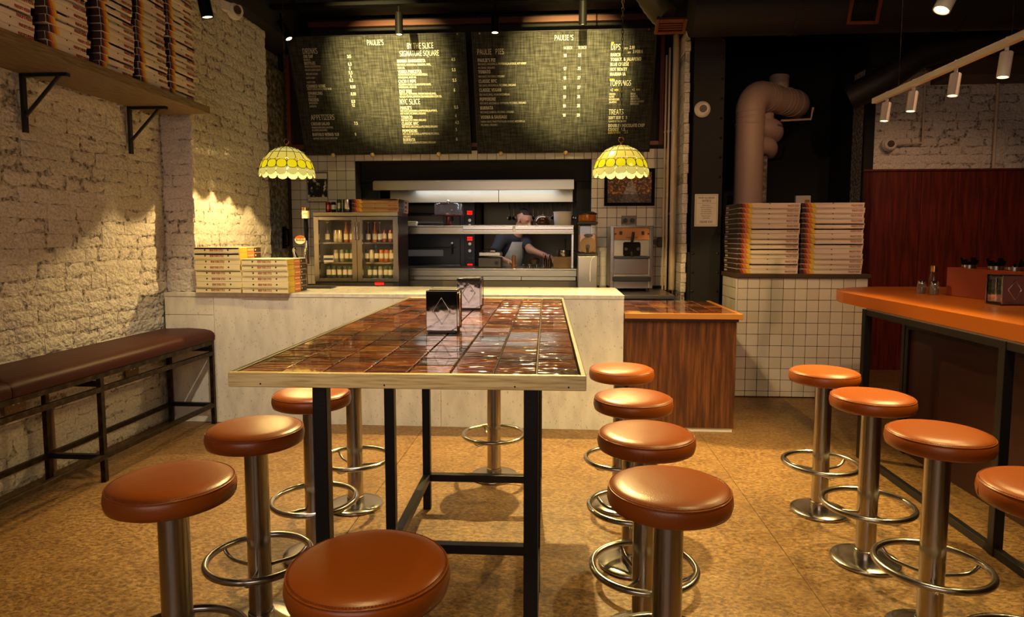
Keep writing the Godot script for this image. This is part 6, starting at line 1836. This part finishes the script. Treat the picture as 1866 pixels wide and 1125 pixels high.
func grille(called: String, label: String, t: Transform3D, w: float, h: float, mesh_grid: bool):
	var g := thing(called, label, "vent", Vector3.ZERO, 0.0)
	g.transform = t
	var mb := MB.new()
	for s in [-1, 1]:
		mb.bx(V(s * (w / 2 - 0.014), 0, 0), V(0.028, h, 0.03), 0.003); mb.bx(V(0, s * (h / 2 - 0.014), 0), V(w - 0.057, 0.028, 0.03), 0.003)
	put("frame", mb, "red_brown_timber", g)
	mb = MB.new(); mb.bx(V(0, 0, -0.03), V(w - 0.02, h - 0.02, 0.02)); put("backing", mb, "dark_void", g)
	var k := 9 if mesh_grid else 4
	for i in k:
		mb = MB.new(); mb.bx(V(0, -h / 2 + 0.03 + (h - 0.06) * (i + 0.5) / k, -0.006), V(w - 0.057, 0.004 if mesh_grid else 0.012, 0.012)); put("slat", mb, "red_brown_timber" if not mesh_grid else "worn_steel", g)
	if mesh_grid:
		for i in 8:
			mb = MB.new(); mb.bx(V(-w / 2 + 0.03 + (w - 0.06) * (i + 0.5) / 8, 0, -0.01), V(0.003, h - 0.057, 0.006)); put("slat", mb, "worn_steel", g)

# ------------------------------------------------------------------ orange bar at the right
func orange_bar():
	var t := thing("orange_bar", "long bar with an orange laminate top on black legs at right", "bar counter")
	var poly := PackedVector2Array()
	# outline in x, -z : rounded far-left corner
	poly.append(Vector2(1.985, 1.0))
	var r := 0.6
	for i in 13:
		var x := PI - PI / 2 * i / 12.0
		poly.append(Vector2(1.985 + r + cos(x) * r, 5.29 - r + sin(x) * r))
	poly.append(Vector2(3.3, 5.29)); poly.append(Vector2(3.3, 1.0))
	var tr := Transform3D(Basis(V(1, 0, 0), V(0, 0, -1), V(0, 1, 0)), Vector3.ZERO)
	var mb := MB.new(); mb.prism(poly, 0.98, 1.055, tr); put("top", mb, "orange_laminate", t)
	for z in [-4.29, -2.98, -1.67]:
		mb = MB.new(); mb.span(V(1.945, 0, z - 0.022), V(1.99, 0.98, z + 0.022), 0.003); put("leg", mb, "black_steel", t)
		mb = MB.new(); mb.span(V(1.99, 0.94, z - 0.02), V(2.3, 0.979, z + 0.02), 0.002); put("cross_bar", mb, "black_steel", t)
	mb = MB.new(); mb.span(V(2.425, 0, -4.76), V(2.465, 0.98, -4.72), 0.003); put("leg", mb, "black_steel", t)
	mb = MB.new(); mb.span(V(1.95, 0.0, -4.268), V(1.985, 0.04, -1.1), 0.003); put("floor_rail", mb, "black_steel", t)
	mb = MB.new(); mb.span(V(1.95, 0.94, -4.268), V(1.985, 0.979, -1.1), 0.003); put("top_rail", mb, "black_steel", t)
	for r2 in [[-4.40, -3.25], [-3.245, -2.1], [-2.095, -1.1]]:
		mb = MB.new(); mb.span(V(2.3, 0.0, r2[0]), V(2.33, 0.979, r2[1]), 0.002); put("panel", mb, "bar_red", t)
	mb = MB.new(); mb.span(V(2.285, 0.0, -4.44), V(2.335, 0.979, -4.402), 0.003); put("end_post", mb, "black_steel", t)
	mb = MB.new(); mb.span(V(2.27, 0.84, -4.40), V(2.299, 0.88, -1.1), 0.003); put("bag_rail", mb, "black_steel", t)
	# raised condiment box
	var bx := thing("condiment_box", "orange-brown raised box on the orange bar holding cutlery tins and glasses", "box", V(2.565, 1.0555, -4.505), deg_to_rad(4.0))
	mb = MB.new()
	mb.span(V(0, 0, 0), V(0.025, 0.185, 1.9), 0.002); put("side_board", mb, "riser_orange", bx)
	mb = MB.new(); mb.span(V(0.026, 0, 0), V(0.46, 0.185, 0.025), 0.002); put("end_board", mb, "riser_orange", bx)
	mb = MB.new(); mb.span(V(0.435, 0, 0.026), V(0.46, 0.185, 1.9), 0.002); put("side_board", mb, "riser_orange", bx)
	mb = MB.new(); mb.span(V(0.026, 0.10, 0.026), V(0.434, 0.12, 1.9)); put("tray", mb, "riser_orange", bx)
	var bb := bx.transform
	var k := 0
	for p in [[0.075, 0.10, 1], [0.17, 0.20, 0], [0.085, 0.32, 1], [0.2, 0.36, 0], [0.09, 0.46, 0]]:
		var c := thing("cutlery_tin", "steel tin of black-handled cutlery in the condiment box, %s from its far end" % ORD[k], "tin", bb * V(p[0], 0.12, p[1]), 0.0, "cutlery tins in the condiment box")
		k += 1
		mb = MB.new(); mb.lathe(Transform3D(), [Vector2(0, 0), Vector2(0.04, 0), Vector2(0.042, 0.085), Vector2(0.044, 0.087), Vector2(0.04, 0.087), Vector2(0.038, 0.004), Vector2(0, 0.004)], 22); put("tin", mb, "brushed_steel", c)
		for i in (9 if p[2] else 4):
			var a := TAU * i / 9.0
			mb = MB.new(); mb.tube([V(cos(a) * 0.012, 0.01, sin(a) * 0.012), V(cos(a) * 0.034, 0.085, sin(a) * 0.034), V(cos(a) * 0.045, 0.105 + 0.014 * (i % 3), sin(a) * 0.045)], 0.007, 6); put("handle", mb, "black_gloss", c)
	for i in 6:
		var c := thing("drinking_glass", "upturned glass tumbler in the condiment box, %s from the left" % ORD[i], "glass", bb * V(0.08 + 0.075 * (i % 3) + 0.03, 0.12, 0.62 + 0.085 * int(i / 3.0)), 0.0, "upturned tumblers in the condiment box")
		mb = MB.new(); mb.lathe(Transform3D(), [Vector2(0.036, 0), Vector2(0.037, 0.003), Vector2(0.03, 0.118), Vector2(0.026, 0.122), Vector2(0, 0.122)], 24); put("tumbler", mb, "thin_clear", c)
	# shakers
	var s := thing("spice_shaker", "small glass spice shaker with metal lid beside the condiment box, front one", "shaker", V(2.49, 1.0555, -4.50), 0.0, "shakers on the orange bar")
	mb = MB.new(); mb.lathe(Transform3D(), [Vector2(0, 0), Vector2(0.026, 0), Vector2(0.028, 0.004), Vector2(0.028, 0.062), Vector2(0.022, 0.072), Vector2(0, 0.073)], 22, 0.6); put("jar", mb, "thin_clear", s)
	mb = MB.new(); mb.lathe(Transform3D(), [Vector2(0, 0.003), Vector2(0.025, 0.003), Vector2(0.025, 0.045), Vector2(0, 0.045)], 20); put("spice", mb, "bottle_brown", s)
	mb = MB.new(); mb.lathe(Transform3D(), [Vector2(0.023, 0.068), Vector2(0.024, 0.086), Vector2(0.015, 0.094), Vector2(0, 0.096)], 20, 0.5); put("lid", mb, "chrome", s)
	dup(s, "spice_shaker", "small glass spice shaker with metal lid beside the condiment box, rear one", V(2.46, 1.0555, -4.60))
	s = thing("sauce_bottle", "slim dark bottle with gold cap behind the spice shakers", "bottle", V(2.545, 1.0555, -4.62))
	mb = MB.new(); mb.lathe(Transform3D(), [Vector2(0, 0), Vector2(0.026, 0), Vector2(0.026, 0.1), Vector2(0.02, 0.13), Vector2(0.017, 0.15), Vector2(0, 0.15)], 20, 0.6); put("body", mb, "bottle_brown", s)
	mb = MB.new(); mb.cyl(V(0, 0.15, 0), V(0, 0.19, 0), 0.021, 18); put("cap", mb, "brass", s)
	var d := napkin_dispenser("chrome napkin dispenser on the orange bar at the right picture edge")
	d.position = V(2.522, 1.055, -3.86); d.rotation.y = 0.02
	d.scale = V(1.18, 1.12, 1.3)
